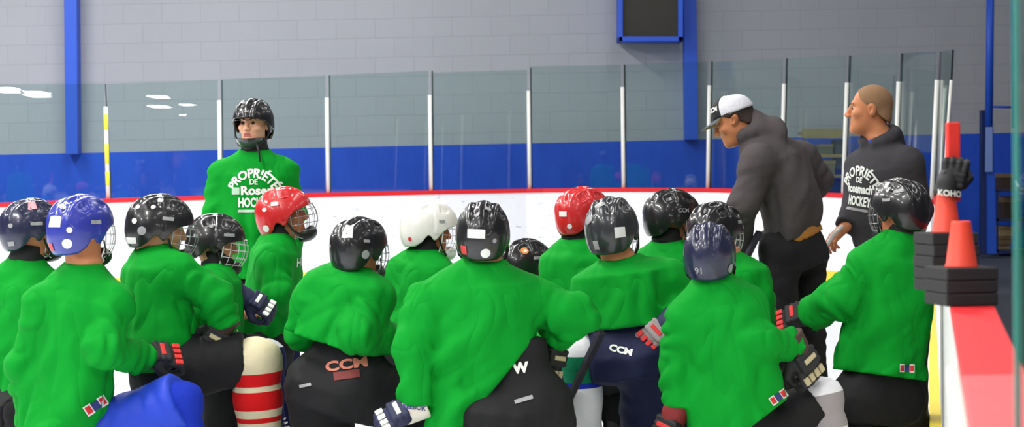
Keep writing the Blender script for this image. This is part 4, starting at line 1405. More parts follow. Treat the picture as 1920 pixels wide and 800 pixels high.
# 2 blue helmet, front left
o = person('kneeling player in royal blue helmet at the front left, blue thigh to the right', 7.9, (150, 367), 32, (158, 495), (112, 815), byaw=38, roll=0,
       sh=((78, 560, -0.02), (212, 548, -0.06)), arms=(((48, 690, 0.05), (62, 800, 0.20)), ((196, 655, -0.16), (270, 668, 0.10))),
       legs=((('z', 150, 0.09, 0.30), ('z', 110, 0.10, -0.12)), ((340, 752, 0.0), ('z', 345, 0.17, 0.0), (205, 815, 0.06))), hip=(125, 830, 0.05), pants=BLUECLOTH,
       hmat=HBLUE, cage='w', stickers=(S(180, 16, 0.060, 0.042, STW), S(157, -19, 0.038, 0.038, STW, 'dot'), S(172, 42, 0.026, 0.022, STW, 'dot'), S(152, 3, 0.022, 0.022, STW, 'dot'), S(192, -24, 0.026, 0.032, STR), S(100, 18, 0.045, 0.014, STG)),  # the topmost white dot is a painted highlight on the shell
       gloves=(dict(arm=1, m=GL_BLACK, up=(0.3, -0.6, 0.8), fwd=(1.0, 0.5, -0.12)), dict(arm=0, m=GL_BLACK)), hemline=((168, 812), (290, 696)), cover=1.03, group=G, seed=2.3, pelv=0.12, thigh=0.125, w=1.02, hs=1.04,
       socks=('black', 'blue'), sl=(0.085, 0.086, 0.074), skin_=SKIN_T)
jersey_patch(o, 180, 760, 7.9, 0.098, 0.044, 0.55)

# 3 black helmet, striped sock
o = person('kneeling player in black helmet with dotted stickers and a beige and red striped sock', 8.4, (298, 366), 68, (287, 462), (300, 690), byaw=62, pitch=-8,
       sh=((262, 500, 0.18), (335, 492, -0.12)), arms=(((330, 590, 0.30), (400, 600, 0.35)), ((402, 556, -0.10), (420, 606, -0.06))),
       legs=((('z', 330, 0.09, 0.25), ('z', 250, 0.10, 0.1)), ((478, 668, -0.04), ('z', 486, 0.17, -0.02), (345, 690, -0.06))), hip=(312, 690), hmat=HBLACK, cage='c',
       stickers=(S(150, 8, 0.022, 0.022, STW, 'dot'), S(134, -8, 0.034, 0.034, STG, 'dot'), S(158, -26, 0.055, 0.026, STW), S(152, 32, 0.018, 0.018, STW, 'dot'), S(122, 42, 0.020, 0.020, STW, 'dot'), S(108, 58, 0.022, 0.018, STW, 'dot'), S(84, 22, 0.045, 0.014, STG)),
       gloves=(dict(arm=1, m=GL_BEIGE, up=(0.3, -0.8, 0.2), fwd=(-0.35, -0.05, -0.6)),), group=G, seed=3.1, socks=('black', 'beige'), sockr=1.28, thigh=0.120, sl=(0.088, 0.088, 0.078), hs=1.05)

# 4 black helmet with clear cage, bare forearm
o = person('kneeling player in black helmet showing a bare wrist above a navy glove', 9.1, (402, 402), 78, (408, 496), (395, 650), byaw=75, pitch=-10,
       sh=((400, 520, 0.18), (398, 520, -0.12)), arms=(((420, 590, 0.3), (455, 590, 0.32)), ((390, 585, -0.12), (440, 558, 0.02))),
       legs=((('z', 430, 0.09, 0.25), ('z', 340, 0.10, 0.1)), ((500, 668, 0.05), ('z', 500, 0.17, 0.05))), hip=(398, 660), hmat=HBLACK, cage='w',
       stickers=(S(60, 24, 0.05, 0.014, STG), S(110, 40, 0.02, 0.02, STG, 'dot'), S(140, 10, 0.02, 0.014, STG)),
       gloves=(), group=G, seed=4.2, socks=('black', 'navy'), hs=0.98, w=0.92, sl=(0.080, 0.076, 0.055), collar=mat('black_neck_guard', (18, 18, 20), 0.8))
# wrist band, and the navy glove worn further along
off = o['base']; wr = o['arms'][1][2]; dd = nrm(P(488, 562, 9.12) - wr)
b = MB(); b.lathe(wr - dd * 0.045 - off, wr + dd * 0.015 - off, [(0, 0.045), (0.2, 0.048), (0.8, 0.044), (1.0, 0.040)], 20); b.build('wrist_guard', [BLACKK], o['root'], smooth=True)
b = MB(); b.lathe(wr - off, wr + dd * 0.085 - off, [(0, 0.030), (0.5, 0.034), (1.0, 0.032)], 18); b.build('bare_forearm', [SKIN_T], o['root'], smooth=True)
add_glove(o['root'], off, wr + dd * 0.080 + np.array([-0.01, 0, -0.01]), dd + np.array([0.1, 0, -0.5]), np.array([0.6, -0.5, 0.4]), GL_NAVY, 1.0)

# 5 the standing player
o = person('standing player in black helmet facing the camera, lettered green jersey', 10.3, (476, 187), 196, (478, 284), (474, 520), byaw=186,
       sh=((421, 314, 0.02), (530, 312, 0.0)), arms=(((409, 400, 0.03), (406, 500, -0.04)), ((542, 400, 0.02), (541, 500, -0.05))),
       legs=((('z', 455, 0.55, -0.03), ('z', 452, 0.17, 0.0)), (('z', 500, 0.55, -0.03), ('z', 504, 0.17, 0.0))), hip=(475, 545), hmat=HBLACK, cage=None,
       stickers=(S(0, 27, 0.06, 0.018, STG, 'CCM'),), group=None, seed=5.5, w=1.0, hs=0.95, sl=(0.090, 0.092, 0.084), skin_=skin('pale_skin', (236, 178, 146)), socks=('black', 'black'),
       gloves=(dict(arm=0, m=GL_BLACK, up=(-1, 0, 0)), dict(arm=1, m=GL_BLACK, up=(1, 0, 0))), collar=mat('black_neck_guard', (18, 18, 20), 0.8), hres=0.0042, cup=None)
h = o['helmet']
# full clear face shield rim with a solid lower mask
b = MB()
b.tube([cage_pt(a, 27, 0.001) for a in np.linspace(-84, 84, 22)], 0.0035, 6)
for sgn in (-1, 1): b.tube([cage_pt(sgn * 83, e, 0.001) for e in np.linspace(27, -28, 8)], 0.0035, 6)
for el in (10,): b.tube([cage_pt(a, el + 9, 0.0) for a in np.linspace(-82, 82, 22)], 0.0016, 5)
b.build('visor_rim', [WIREB], h, smooth=True)
b = MB(); na, ne = 26, 8
for k_ in (0, 1):
    for jj in range(ne + 1):
        for ii in range(na + 1):
            az = -66 + 132 * ii / na; e0 = -24 - 4 * math.cos(math.radians(az)); e1 = -66 + 24 * abs(az / 66) ** 2
            b.V.append(cage_pt(az, e0 + (e1 - e0) * jj / ne, -0.006 * k_))
nn_ = (na + 1) * (ne + 1)
for k_ in (0, 1):
    for jj in range(ne):
        for ii in range(na):
            a_ = k_ * nn_ + jj * (na + 1) + ii
            b.F.append([a_, a_ + 1, a_ + na + 2, a_ + na + 1]); b.M.append(0)
b.build('lower_mask', [mat('smoked_mask', (46, 50, 54), 0.3, coat=0.4)], h, smooth=True)
b = MB(); hp, off = o['hp'], o['base']
st = P(490, 285, 10.3) + (0, -0.17, 0)
b.tube([P(486, 268, 10.3) + np.array([0, -0.13, 0]) - off, P(492, 285, 10.3) + np.array([0, -0.145, 0]) - off, P(494, 303, 10.3) + np.array([0, -0.135, 0]) - off], 0.006, 6)
b.build('hanging_strap', [BLACKP], o['root'], smooth=True)
ppm = F_PX / 10.3
def crest(o, px, py, D, dirv, ang, white, pale, third, dx3):
    kw = dict(dirv=dirv, ang=ang)
    print_on(o, 'jersey', [txt('PROPRIÉTÉ', 0.066, 0, 0.026, R=0.128, bold=0.035, wd=0.300)], px, py, D, white, 'arched_lettering', **kw)
    print_on(o, 'jersey', [txt('DE', 0.040, 0.003, -0.020, bold=0.035, wd=0.044)], px, py, D, white, 'middle_lettering', **kw)
    print_on(o, 'jersey', [txt(third, 0.062, dx3, -0.066, bold=0.04, wd=0.19)], px, py, D, white, 'script_lettering', **kw)
    print_on(o, 'jersey', [txt('HOCKEY', 0.066, 0.006, -0.130, bold=0.04, wd=0.175)], px, py, D, white, 'block_lettering', **kw)
    print_on(o, 'jersey', [rect2(0.0, -0.172, 0.160, 0.014, 10, 1)], px, py, D, pale, 'fine_print_line', **kw)
    if dx3: print_on(o, 'jersey', [rect2(dx3 - 0.125, -0.066, 0.045, 0.038)], px, py, D, pale, 'print_patch', **kw)
crest(o, 486, 334, 10.3, (-0.12, -1, 0.0), 0.0, WHITEPRINT, GREYPRINT, 'Rosem', 0.030)

# 6 red helmet, profile, front
o = person('kneeling player in red helmet looking up to the right in front of the standing player', 9.6, (532, 353), 88, (522, 437), (498, 640), byaw=78, pitch=10,
       sh=((528, 470, 0.18), (512, 475, -0.15)), arms=(((552, 560, 0.28), (560, 630, 0.35)), ((522, 552, -0.20), (525, 612, -0.02))),
       legs=((('z', 560, 0.09, 0.25), ('z', 505, 0.10, 0.2)), ((528, 650, -0.02), ('z', 525, 0.17, 0.0))), hip=(498, 650), hmat=HRED, cage='c',
       stickers=(S(137, -20, 0.034, 0.034, STW, 'dot'), S(132, 22, 0.024, 0.02, STW, 'dot'), S(104, 34, 0.036, 0.018, STW), S(75, 46, 0.05, 0.012, STR)), gloves=(), group=G, seed=6.4, socks=('black', 'navy'), hs=1.0, w=0.96,  # the two upper white patches are painted reflections on the shell
       collar=mat('black_neck_guard', (18, 18, 20), 0.8), skin_=SKIN_D, sl=(0.085, 0.084, 0.075))
print_on(o, 'jersey', [txt('HOCKEY', 0.06, 0, 0, bold=0.03)], 574, 488, 9.6, WHITEPRINT, 'jersey_lettering', dirv=(1, -0.6, 0.1), ang=0.1)

# 7 black helmet with a white sticker on top, black pants
o = person('kneeling player in black helmet with a white crown sticker, large black pants', 8.2, (672, 409), 36, (658, 500), (624, 640), byaw=30,
       sh=((590, 545, 0.02), (700, 538, -0.05)), arms=(((572, 620, 0.14), (610, 650, 0.35)), ((672, 622, -0.17), (752, 640, 0.06))),
       legs=((('z', 610, 0.09, 0.25), ('z', 590, 0.10, -0.12)), ((735, 745, 0.02), ('z', 735, 0.17, 0.05))), hip=(635, 725), hmat=HBLACK, cage='c',
       stickers=(S(161, 36, 0.040, 0.060, STW), S(124, -8, 0.036, 0.036, STG, 'dot'), S(-160, 8, 0.016, 0.016, STG, 'dot'), S(120, 20, 0.03, 0.012, STG)), gloves=(dict(arm=1, m=GL_BLACK, up=(0, -0.6, 1)),),
       group=G, seed=7.7, skin_=SKIN_D, hs=0.97, thigh=0.135, w=1.06, pelv=0.19, sl=(0.092, 0.096, 0.080), collar=mat('navy_neck_guard', (24, 28, 56), 0.8))
print_on(o, 'pants', [txt('CCM', 0.055, 0, 0, bold=0.04, sx=1.5)], 650, 683, 8.2, mat('pale_red_print', (200, 120, 100), 0.7), 'waist_lettering', ang=0.12)
print_on(o, 'pants', [rect2(0, 0, 0.11, 0.034, 6, 2)], 650, 702, 8.2, mat('dark_red_band', (110, 34, 30), 0.7), 'waist_band', ang=0.12)
print_on(o, 'pants', [rect2(0, 0, 0.05, 0.013, 4, 1)], 572, 722, 8.2, STG, 'small_tab', ang=0.2)

# 8 white helmet
person('kneeling player in a white helmet with white cage', 9.3, (803, 377), 68, (798, 468), (765, 650), byaw=50, pitch=-6,
       sh=((752, 500, 0.05), (822, 497, -0.08)), arms=(((722, 570, 0.15), (740, 610, 0.3)), ((822, 575, -0.05), (830, 610, 0.2))),
       legs=((('z', 790, 0.09, 0.25), ('z', 740, 0.10, 0.0)), (('z', 850, 0.42, 0.1), ('z', 850, 0.17, 0.1))), hip=(770, 650), hmat=HWHITE, cage='w',
       stickers=(S(150, -22, 0.018, 0.018, STR, 'dot'), S(75, 22, 0.03, 0.012, STG)), cup=WHITE, group=G, seed=8.8, gloves=(dict(arm=0, m=GL_RED, up=(0, -1, 0.3)),), collar=mat('black_neck_guard', (18, 18, 20), 0.8), hs=1.0, skin_=SKIN_D)

# 9 front centre
o = person('kneeling player front centre in black helmet, arms spread, black pants with white tabs', 7.75, (905, 379), 4, (905, 490), (880, 760), byaw=8, roll=3,
       sh=((800, 552, 0.0), (1000, 540, 0.03)), arms=(((782, 655, -0.05), (786, 762, -0.08)), ((1078, 590, 0.03), (1040, 628, 0.12))),
       legs=((('z', 850, 0.09, 0.30), ('z', 840, 0.10, -0.12)), ((1015, 800, 0.30), ('z', 1025, 0.17, 0.30))), hip=(950, 765), hmat=HBLACK, cage='b',
       stickers=(S(-174, 6, 0.070, 0.034, STW), S(-150, -22, 0.030, 0.034, STR), S(169, -25, 0.038, 0.038, STW, 'dot'), S(155, -4, 0.018, 0.018, STG, 'dot'), S(-172, 38, 0.02, 0.02, STG, 'dot'), S(165, 52, 0.024, 0.018, STG)),
       gloves=(dict(arm=0, m=GL_WHITE, fwd=(-0.75, -0.1, -0.35), up=(-0.2, -0.7, 0.8), out=0.045), dict(arm=1, m=GL_BEIGE, fwd=(-0.15, -0.05, -0.8), up=(0.7, -0.6, 0.1), out=0.05)), hemline=((864, 808), (985, 656)), group=G, seed=9.3, hs=1.0, w=1.12, thigh=0.15, pelv=0.20,
       sl=(0.094, 0.098, 0.078), socks=('beige', 'black'), prof=([0, 0.07, 0.18, 0.5, 0.75, 1.0], [0.075, 0.13, 0.185, 0.190, 0.165, 0.125], [0.072, 0.095, 0.125, 0.145, 0.16, 0.16]), skin_=SKIN_T)
print_on(o, 'pants', [txt('W', 0.055, 0, 0, bold=0.06)], 976, 690, 7.75, WHITEPRINT, 'hip_emblem', ang=0.1)
print_on(o, 'pants', [rect2(0, 0, 0.075, 0.016, 5, 1)], 982, 748, 7.75, STG, 'small_tab', ang=0.28)
gl = [c for c in o['root'].children if c.name.startswith('glove')][0]
tv, tf = text_mesh('REEBOK', 0.026, 0.03)
b = MB(); b.V = [P(765, 786, 7.6) + np.array([0.0011, 0, -0.0003]) * 0 + np.array([v[0], 0, v[1] - 0.12 * v[0]]) - 0 for v in tv]; b.F = tf; b.M = [0] * len(tf)
Mi = np.array((gl.matrix_local).inverted())
_cv = [v for v in CUFF_ME.vertices]
bv = BVHTree.FromPolygons([tuple(np.array(gl.matrix_local @ v.co) + o['base']) for v in CUFF_ME.vertices], [tuple(p.vertices) for p in CUFF_ME.polygons])
cc = np.mean([np.array(gl.matrix_local @ v.co) + o['base'] for v in CUFF_ME.vertices], 0)
nv_ = nrm(CAM - cc); rt_ = nrm(np.cross([0, 0, 1.0], nv_)); up_ = np.cross(nv_, rt_)
ca_, sa_ = math.cos(-0.15), math.sin(-0.15)
to = project([(np.array(tv), tf)], bv, cc + up_ * 0.005, rt_ * ca_ + up_ * sa_, up_ * ca_ - rt_ * sa_, 'glove_lettering', BLUEP, None, np.zeros(3), 0.004)
to.parent = gl; to.matrix_parent_inverse = (Matrix.Translation(Vector(o['base'])) @ gl.matrix_local).inverted()

# 10 low helmet behind
person('small player crouching low with only a black helmet showing between green shoulders', 9.7, (985, 449), 62, (975, 535), (970, 660), byaw=60,
       sh=((945, 560, 0.05), (1000, 560, -0.05)), arms=(((935, 610, 0.1), (960, 640, 0.25)), ((1005, 615, 0.0), (1030, 640, 0.2))),
       legs=((('z', 990, 0.09, 0.2), ('z', 930, 0.10, 0.0)), (('z', 1020, 0.35, 0.1), ('z', 1020, 0.17, 0.1))), hip=(970, 670), hmat=HBLACK, cage='b',
       stickers=(S(120, 42, 0.038, 0.038, mat('orange_sticker', (214, 140, 70), 0.5), 'dot'), S(118, 42, 0.018, 0.018, STW, 'dot'), S(80, 24, 0.05, 0.014, STG)), group=G, seed=10.2, hs=0.98, w=0.86, skin_=SKIN_D)

# 11 red helmet, rear
person('kneeling player in red helmet at the rear, left of the gray speckled helmet', 9.2, (1091, 352), 55, (1082, 448), (1082, 640), byaw=35,
       sh=((1048, 485, 0.05), (1130, 480, -0.05)), arms=(((1040, 570, 0.12), (1075, 610, 0.3)), ((1140, 560, 0.0), (1160, 600, 0.2))),
       legs=((('z', 1090, 0.09, 0.25), ('z', 1050, 0.10, -0.05)), (('z', 1150, 0.42, 0.2), ('z', 1150, 0.17, 0.2))), hip=(1082, 650), hmat=HRED, cage='c',
       stickers=(S(168, 5, 0.044, 0.024, STW), S(154, -20, 0.024, 0.024, STW, 'dot')), group=G, seed=11.4, hs=0.97, skin_=SKIN_D, collar=mat('black_neck_guard', (18, 18, 20), 0.8))

# 12 speckled helmet, navy pants
o = person('kneeling player in charcoal helmet with navy pants and a white and blue sock', 8.3, (1147, 371), 18, (1160, 487), (1176, 608), byaw=15, roll=-6,
       sh=((1112, 525, 0.02), (1255, 502, 0.0)), arms=(((1078, 615, 0.10), (1066, 690, 0.22)), ((1296, 575, -0.02), (1254, 602, -0.15))),
       legs=(((1090, 660, 0.0), ('z', 1096, 0.17, 0.02), (1175, 655, 0.0)), (('z', 1215, 0.09, 0.25), ('z', 1190, 0.10, -0.15))), hip=(1182, 660), hmat=HGREY, cage='b', pants=NAVYCLOTH,
       stickers=(S(150, -3, 0.046, 0.040, STW), S(-164, -20, 0.024, 0.036, STG), S(-150, 24, 0.05, 0.04, STG, 'dot'), S(-172, 50, 0.05, 0.03, STG, 'dot')),
       gloves=(dict(arm=1, m=GL_GREY, fwd=(-0.5, 0.0, -0.45), up=(-0.2, -0.9, 0.2), s=0.95), dict(arm=0, m=GL_NAVY)), group=G, seed=12.5, hs=1.04, w=1.08, thigh=0.140, cover=0.74, pelv=0.19, socks=('white', 'navy'), sl=(0.086, 0.088, 0.075), skin_=SKIN_T)
print_on(o, 'pants', [txt('CCM', 0.038, 0, 0, bold=0.05, sx=1.2)], 1164, 656, 8.3, WHITEPRINT, 'hip_lettering', ang=-0.25)

# 13 black helmet, profile right
person('kneeling player in glossy black helmet in profile left of the bending coach', 9.6, (1258, 356), 72, (1252, 452), (1258, 640), byaw=40, pitch=-4,
       sh=((1215, 478, 0.05), (1292, 478, -0.04)), arms=(((1205, 560, 0.15), (1250, 600, 0.3)), ((1300, 560, 0.0), (1320, 600, 0.2))),
       legs=((('z', 1260, 0.09, 0.25), ('z', 1230, 0.10, 0.0)), (('z', 1320, 0.42, 0.2), ('z', 1320, 0.17, 0.2))), hip=(1256, 650), hmat=HBLACK, cage='c',
       stickers=(S(80, 20, 0.055, 0.018, STG, 'CCM'), S(-165, 10, 0.03, 0.03, STG, 'dot')), group=G, seed=13.1, hs=1.02, skin_=SKIN_D, collar=mat('black_neck_guard', (18, 18, 20), 0.8))

# 14 low black helmet beside the coach
person('kneeling player in black helmet mostly hidden behind the plain navy helmet', 8.75, (1340, 380), 48, (1360, 478), (1385, 660), byaw=25, pitch=-8, roll=4,
       sh=((1330, 505, 0.05), (1405, 512, -0.02)), arms=(((1320, 590, 0.15), (1350, 620, 0.3)), ((1422, 570, 0.08), (1442, 598, 0.20))),
       legs=((('z', 1370, 0.09, 0.25), ('z', 1350, 0.10, -0.05)), (('z', 1460, 0.40, 0.25), ('z', 1460, 0.17, 0.25))), hip=(1385, 670), hmat=HBLACK, cage='w',
       stickers=(S(60, 30, 0.04, 0.014, STG),), group=G, seed=14.4, hs=0.98, skin_=SKIN_T, bareh=(dict(arm=1, fwd=(0.35, 0.1, -0.7), back=(0.3, -1, 0.2), side=-1, curl=0.9),), sl=(0.084, 0.080, 0.062))

# 15 plain navy helmet, front
o = person('kneeling player in plain navy helmet at the front, black glove with beige fingers', 7.8, (1330, 419), 12, (1334, 520), (1384, 805), byaw=22, roll=0,
       sh=((1290, 572, 0.0), (1398, 552, 0.0)), arms=(((1270, 665, 0.04), (1272, 764, 0.02)), ((1424, 640, -0.10), (1486, 648, 0.0))),
       legs=((('z', 1385, 0.09, 0.25), ('z', 1350, 0.10, -0.15)), ((1540, 745, 0.12), ('z', 1568, 0.17, 0.10), (1440, 815, 0.10))), hip=(1385, 845, 0.06), hmat=HNAVY2, cage='b',
       stickers=(S(192, -21, 0.038, 0.026, STG, '91'), S(126, -20, 0.036, 0.034, STG, 'dot')), gloves=(dict(arm=1, m=GL_BEIGE, fwd=(0.35, 0.1, -0.6), up=(0.5, -0.8, 0.3), s=1.15), dict(arm=0, m=GL_RED, fwd=(-0.38, 0.0, -0.9), up=(-0.6, -0.7, 0.3), out=0.05)),
       hemline=((1345, 850), (1522, 712)), prof=([0, 0.07, 0.20, 0.55, 0.8, 1.0], [0.080, 0.125, 0.180, 0.200, 0.225, 0.245], [0.072, 0.100, 0.128, 0.145, 0.155, 0.165]), group=G, seed=15.9, hs=0.98, thigh=0.10, pelv=0.125, socks=('black', 'grey'), sl=(0.086, 0.084, 0.074), w=1.0, skin_=SKIN_T)
jersey_patch(o, 1460, 744, 7.8, 0.075, 0.036, 0.6)

# 18 player beside the near boards
o = person('short player standing by the near boards in black helmet, facing left', 8.4, (1688, 336), -34, (1694, 436), (1648, 705), byaw=-28, pitch=-2,
       sh=((1628, 478, -0.03), (1712, 470, 0.04)), arms=(((1578, 560, -0.10), (1520, 586, 0.06)), ((1700, 560, 0.16), (1660, 610, 0.30))),
       legs=((('z', 1610, 0.36, -0.05), ('z', 1605, 0.17, -0.02)), (('z', 1672, 0.36, 0.05), ('z', 1672, 0.17, 0.05))), hip=(1645, 748), pelv=0.12, hmat=HBLACK, cage='c',
       stickers=(S(-100, 24, 0.04, 0.012, STG), S(-130, 40, 0.04, 0.02, STG)), gloves=(dict(arm=0, m=GL_BLACK, fwd=(-0.7, 0.3, -0.3), up=(-0.2, -0.6, 0.7)),), seed=18.2, hs=0.98, w=1.04, thigh=0.115,
       sl=(0.090, 0.094, 0.086), skin_=SKIN_D, hemline=((1552, 690), (1722, 712)), collar=mat('black_neck_guard', (18, 18, 20), 0.8),
       prof=([0, 0.08, 0.18, 0.5, 0.75, 1.0], [0.075, 0.14, 0.175, 0.195, 0.205, 0.215], [0.075, 0.105, 0.130, 0.155, 0.17, 0.18]))
jersey_patch(o, 1701, 690, 8.4, 0.062, 0.036, -0.03)

# ---- coach bending over, in a cap
def hood(j, o):
    nk, R, fwd, side, hp = o['nk'], o['R'], o['fwd'], o['side'], o['hp']
    nv = nrm(hp - nk)
    ring = []
    for a in np.linspace(-150, 150, 11):
        r = math.radians(a)
        ring.append(nk + nv * (0.026 + 0.034 * math.cos(r)) - fwd * 0.085 * math.cos(r) + side * 0.085 * math.sin(r) + np.array([0, 0, 0.004]))
    for a, b in zip(ring[:-1], ring[1:]): j.cone(a, b, 0.029, 0.029, 0.025, fold=0.003)
    up3 = nv; f3 = nrm(fwd - nv * (fwd @ nv)); s3 = np.cross(f3, up3)
    C3 = np.stack([s3, f3, up3], 1).T
    j.ell(nk - f3 * 0.066 + up3 * 0.020, C3, (0.106, 0.056, 0.050), 0.03)
    j.ell(nk - f3 * 0.095 - up3 * 0.045, C3, (0.080, 0.040, 0.070), 0.04)
o = person('coach in black and white cap and charcoal hoodie bending over the players', 9.5, (1377, 176), -78, (1420, 258), (1490, 442), byaw=-62, pitch=-24, headpos=(1377, 226, 0.0),
       sh=((1420, 298, -0.19), (1502, 290, 0.15)), arms=(((1394, 385, -0.22), (1388, 462, -0.05)), ((1535, 335, 0.22), (1500, 400, 0.40))),
       legs=(((1462, 590, -0.10), ('z', 1468, 0.17, -0.02), (1462, 475, -0.09)), ((1516, 590, 0.12), ('z', 1528, 0.17, 0.2), (1512, 475, 0.09))), hip=(1488, 468), hmat=HBLACK, helmet=False, kind='coach',
       garment=hood, top_mat=CHAR, top_name='hoodie', seed=16.1, w=1.02, hs=0.99, skin_=SKIN_T, hres=0.0038, sl=(0.082, 0.074, 0.056), fold=0.011,
       bareh=(dict(arm=0, fwd=(-0.1, 0.2, -1), back=(-0.3, -1, 0), side=1, curl=1.0),), bend=-0.05, prof=([0, 0.12, 0.25, 0.6, 0.9, 1.0], [0.085, 0.16, 0.195, 0.20, 0.20, 0.19], [0.080, 0.115, 0.140, 0.145, 0.135, 0.12]))
CO = o
def cap(o, R, hp, off, s):
    Mx = mat4(R, hp - off, s)
    bm_v = []; F1 = []; Mi = []
    na, ne = 48, 16
    def pt(az, v, ex=0.0):
        a = math.radians(az)
        lo = 0.034 + 0.006 * math.cos(a)
        e = v * math.pi / 2
        k = math.cos(e) ** 0.85
        return np.array([(0.083 + ex) * math.sin(a) * k, -0.010 + (0.104 + ex) * math.cos(a) * k, lo + (0.092 + ex) * math.sin(e) ** 0.9])
    for jj in range(ne + 1):
        for ii in range(na):
            bm_v.append(pt(360 * ii / na, jj / ne * 0.985))
    for jj in range(ne):
        for ii in range(na):
            F1.append([jj * na + ii, (jj + 1) * na + ii, (jj + 1) * na + (ii + 1) % na, jj * na + (ii + 1) % na])
            az = 360 * (ii + 0.5) / na; az = az if az <= 180 else az - 360
            Mi.append(0 if abs(az) < 62 else 1)
    F1.append([ne * na + i for i in range(na)][::-1]); Mi.append(1)
    me = mesh_py('cap', bm_v, F1); me.polygons.foreach_set('material_index', Mi)
    c = link('cap', me, o['root'], [mat('black_cap_front', (26, 27, 30), 0.8), mat('white_cap_mesh', (214, 214, 222), 0.8, bump=0.4, bscale=120)])
    c.matrix_local = Mx
    sd = c.modifiers.new('thickness', 'SOLIDIFY'); sd.thickness = 0.004
    b = MB(); n1, n2 = 20, 8
    for k_ in (0, 1):
        for jj in range(n2 + 1):
            for ii in range(n1 + 1):
                az = -58 + 116 * ii / n1
                a = math.radians(az); p0 = np.array([0.084 * math.sin(a), -0.010 + 0.105 * math.cos(a), 0.038])
                L = 0.072 * math.cos(a * 1.35) ** 0.6 if abs(az) < 66 else 0
                t = jj / n2
                b.V.append(p0 + np.array([0.010 * math.sin(a) * t, L * t, -0.016 * t - 0.10 * p0[0] ** 2 * 12 * t * 0.4 - 0.004 * k_]))
    nn_ = (n1 + 1) * (n2 + 1)
    for k_ in (0, 1):
        for jj in range(n2):
            for ii in range(n1):
                a_ = k_ * nn_ + jj * (n1 + 1) + ii
                f_ = [a_, a_ + 1, a_ + n1 + 2, a_ + n1 + 1]
                b.F.append(f_ if k_ == 0 else f_[::-1]); b.M.append(k_)
    for ii in range(n1):
        a_ = n2 * (n1 + 1) + ii; b.F.append([a_, a_ + 1, nn_ + a_ + 1, nn_ + a_]); b.M.append(0)
    br = b.build('brim', [mat('grey_brim', (70, 74, 76), 0.8), mat('olive_under_brim', (150, 146, 60), 0.8)], c, smooth=True)
    bt = MB(); bt.lathe((0, -0.01, 0.123), (0, -0.01, 0.131), [(0, 0.010), (0.6, 0.009), (1, 0.004)], 14); bt.build('cap_button', [mat('black_cap_front', (26, 27, 30))], c, smooth=True)
    tv, tf = text_mesh('CCM', 0.034, 0.05)
    V = []
    for v in tv:
        V.append(pt(-32 - math.degrees(v[0] / 0.098), 0.30 + v[1] / 0.15, 0.003))
    me = mesh_py('cap_logo', V, tf); lo = link('cap_logo', me, c, [WHITEPRINT], smooth=False)
    return c
cap(o, o['R'], o['hp'], o['base'], 0.99 * 1.04)

def scalp(o, R, hp, off, s, hmat_, crown, name='hair', grow=0.004):
    f = Field(hp - 0.16, hp + 0.16, 0.0045)
    T = lambda *p: hp + R @ (np.array(p, float) * s)
    f.ell(T(0, -0.012, 0.035), R.T, np.array((0.075 + grow, 0.096 + grow, 0.085 + grow)) * s, 0.01)
    f.ell(T(0, -0.045, -0.035), R.T, np.array((0.060 + grow, 0.055 + grow, 0.060)) * s, 0.03)
    # hairline: behind a slanted plane over the forehead, above a slanted plane by ears and nape
    f.cutplane(T(0, 0.062, 0.085), R @ nrm(np.array([0, 1.0, -0.30])))
    f.cutplane(T(0, 0.02, 0.022), R @ nrm(np.array([0, 0.62, -0.8])))
    f.ell(T(0.08, 0.0, -0.008), R.T, np.array((0.02, 0.028, 0.036)) * s, 0.006, sub=True)
    f.ell(T(-0.08, 0.0, -0.008), R.T, np.array((0.02, 0.028, 0.036)) * s, 0.006, sub=True)
    f.cutplane(T(0, -0.08, -0.070), R @ np.array([0, 0, -1.0]))
    if crown is not None: f.cutplane(T(0, 0, crown), R @ np.array([0, 0, 1.0]))
    V, Q = f.net()
    return link(name, mesh_np(name, V - off, Q), o['root'], [hmat_])
scalp(o, o['R'], o['hp'], o['base'], 0.99, mat('dark_brown_hair', (52, 38, 30), 0.8, bump=0.5, bscale=150), 0.045, grow=0.006)
# undershirt hem showing under the hoodie
f = Field(*bbox([o['hm']], 0.33), 0.012)
f.loft(o['hm'] + nrm(o['nk'] - o['hm']) * 0.08, o['hm'] - nrm(o['nk'] - o['hm']) * 0.022, o['side'], [0, 1], [0.176, 0.184], [0.122, 0.130], 0.02)
V, Q = f.net(); link('shirt_hem', mesh_np('shirt_hem', V - o['base'], Q), o['root'], [mat('ochre_shirt', (168, 112, 40), 0.85)])

# ---- coach standing, bare head, turned left
o = person('bareheaded coach standing in lettered dark hoodie, looking left', 9.9, (1632, 155), -80, (1652, 268), (1662, 470), byaw=-122, headpos=(1632, 206, 0.0), pitch=2,
       sh=((1616, 306, 0.14), (1702, 302, -0.12)), arms=(((1606, 378, 0.16), (1586, 424, 0.02)), ((1722, 395, -0.10), (1700, 470, -0.16))),
       legs=(((1650, 620, 0.0), ('z', 1655, 0.17, 0.05)), ((1712, 630, 0.06), ('z', 1712, 0.17, 0.08), (1706, 500, 0.02))), hip=(1668, 495), helmet=False, kind='coach',
       garment=hood, top_mat=CHAR2, top_name='hoodie', seed=17.3, w=1.0, hs=1.07, skin_=SKIN_T, hres=0.0038, sl=(0.080, 0.074, 0.058), fold=0.011,
       bareh=(dict(arm=0, fwd=(-0.55, -0.25, -0.45), back=(-0.5, -0.3, 0.8), side=1, curl=1.0, thumb=1.0, s=1.12), dict(arm=1, fwd=(-0.3, -0.3, -0.8), back=(0.3, -0.9, 0.1), side=-1, curl=0.8)),
       prof=([0, 0.12, 0.25, 0.6, 0.9, 1.0], [0.085, 0.16, 0.195, 0.20, 0.20, 0.19], [0.080, 0.115, 0.140, 0.145, 0.14, 0.13]))
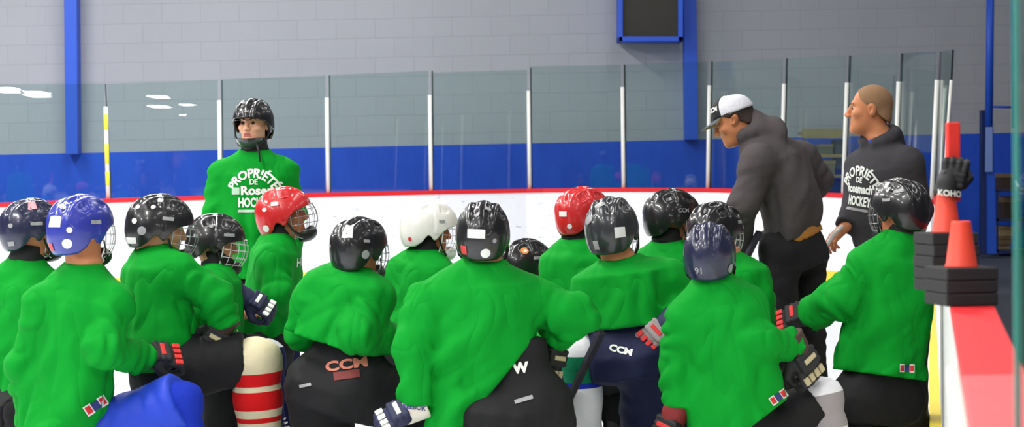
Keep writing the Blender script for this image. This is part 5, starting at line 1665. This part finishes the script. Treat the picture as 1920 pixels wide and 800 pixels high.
scalp(o, o['R'], o['hp'], o['base'], 1.07, mat('cropped_grey_brown_hair', (146, 112, 80), 0.85, bump=0.6, bscale=220, var=0.1, vscale=30), None, grow=0.0025)
b = MB(); nk = o['nk'] - o['base']; nv = nrm(o['hp'] - o['nk'])
b.lathe(nk - nv * 0.03, nk + nv * 0.035, [(0, 0.085), (0.5, 0.080), (1.0, 0.074), (1.02, 0.068)], 24); b.build('shirt_collar', [mat('royal_blue_shirt', (36, 62, 168), 0.8)], o['root'], smooth=True)
crest(o, 1622, 330, 9.9, (-0.60, -0.80, 0.0), -0.10, WHITEPRINT, STG, 'Rosemach', 0.0)
w0 = P(1575, 436, 9.84)
b = MB(); b.tube([P(1546, 464, 9.80), P(1553, 455, 9.81), P(1562, 440, 9.83), P(1580, 424, 9.86)], [0.006, 0.011, 0.011, 0.010], 10)
mk = b.build('marker', [mat('white_marker', (216, 214, 208), 0.4), BLACKP], None, P(1560, 445, 9.83), smooth=True); mk.location = Vector(P(1560, 445, 9.83))
tag(mk, 'white marker in the bareheaded coach\'s hand', 'marker')

# ---- sticks
def stick(pts, label, r=0.013):
    o0 = np.asarray(pts[0]); rt = empty('hockey_stick', o0); tag(rt, label, 'hockey stick')
    a, c = np.asarray(pts[0]), np.asarray(pts[1])
    d = nrm(c - a)
    b = MB(); b.tube([a, c], r, 4, sq=1.5); b.build('shaft', [STICK], rt, o0)
    b = MB(); b.tube([a, a + d * 0.16], r * 1.12, 4, sq=1.5); b.build('grip_tape', [mat('dark_tape', (40, 40, 52), 0.9)], rt, o0)
    # blade along the ice from the heel
    h = nrm(np.array([d[0], d[1], 0])); up = np.array([0, 0, 1.0])
    b = MB()
    for i in range(8):
        t0, t1 = i / 8, (i + 1) / 8
        s_ = np.cross(h, up)
        def q(t, z): return c + h * (0.27 * t) + s_ * (0.03 * t * t) + up * (z - 0.0)
        hh = 0.06
        b.hexa([q(t0, -0.01) - s_ * .004, q(t1, -0.01) - s_ * .004, q(t1, -0.01) + s_ * .004, q(t0, -0.01) + s_ * .004, q(t0, hh) - s_ * .004, q(t1, hh) - s_ * .004, q(t1, hh) + s_ * .004, q(t0, hh) + s_ * .004])
    b.build('blade', [STICK], rt, o0)
    return rt
stick((P(1424, 434, 9.35), PZ(1195, 0.02, 9.1)), 'dark stick in the bending coach\'s hand, slanting down left', 0.014)
stick((P(1128, 622, 8.05), PZ(975, 0.02, 8.5)), 'black stick slanting across the white and blue sock', 0.014)
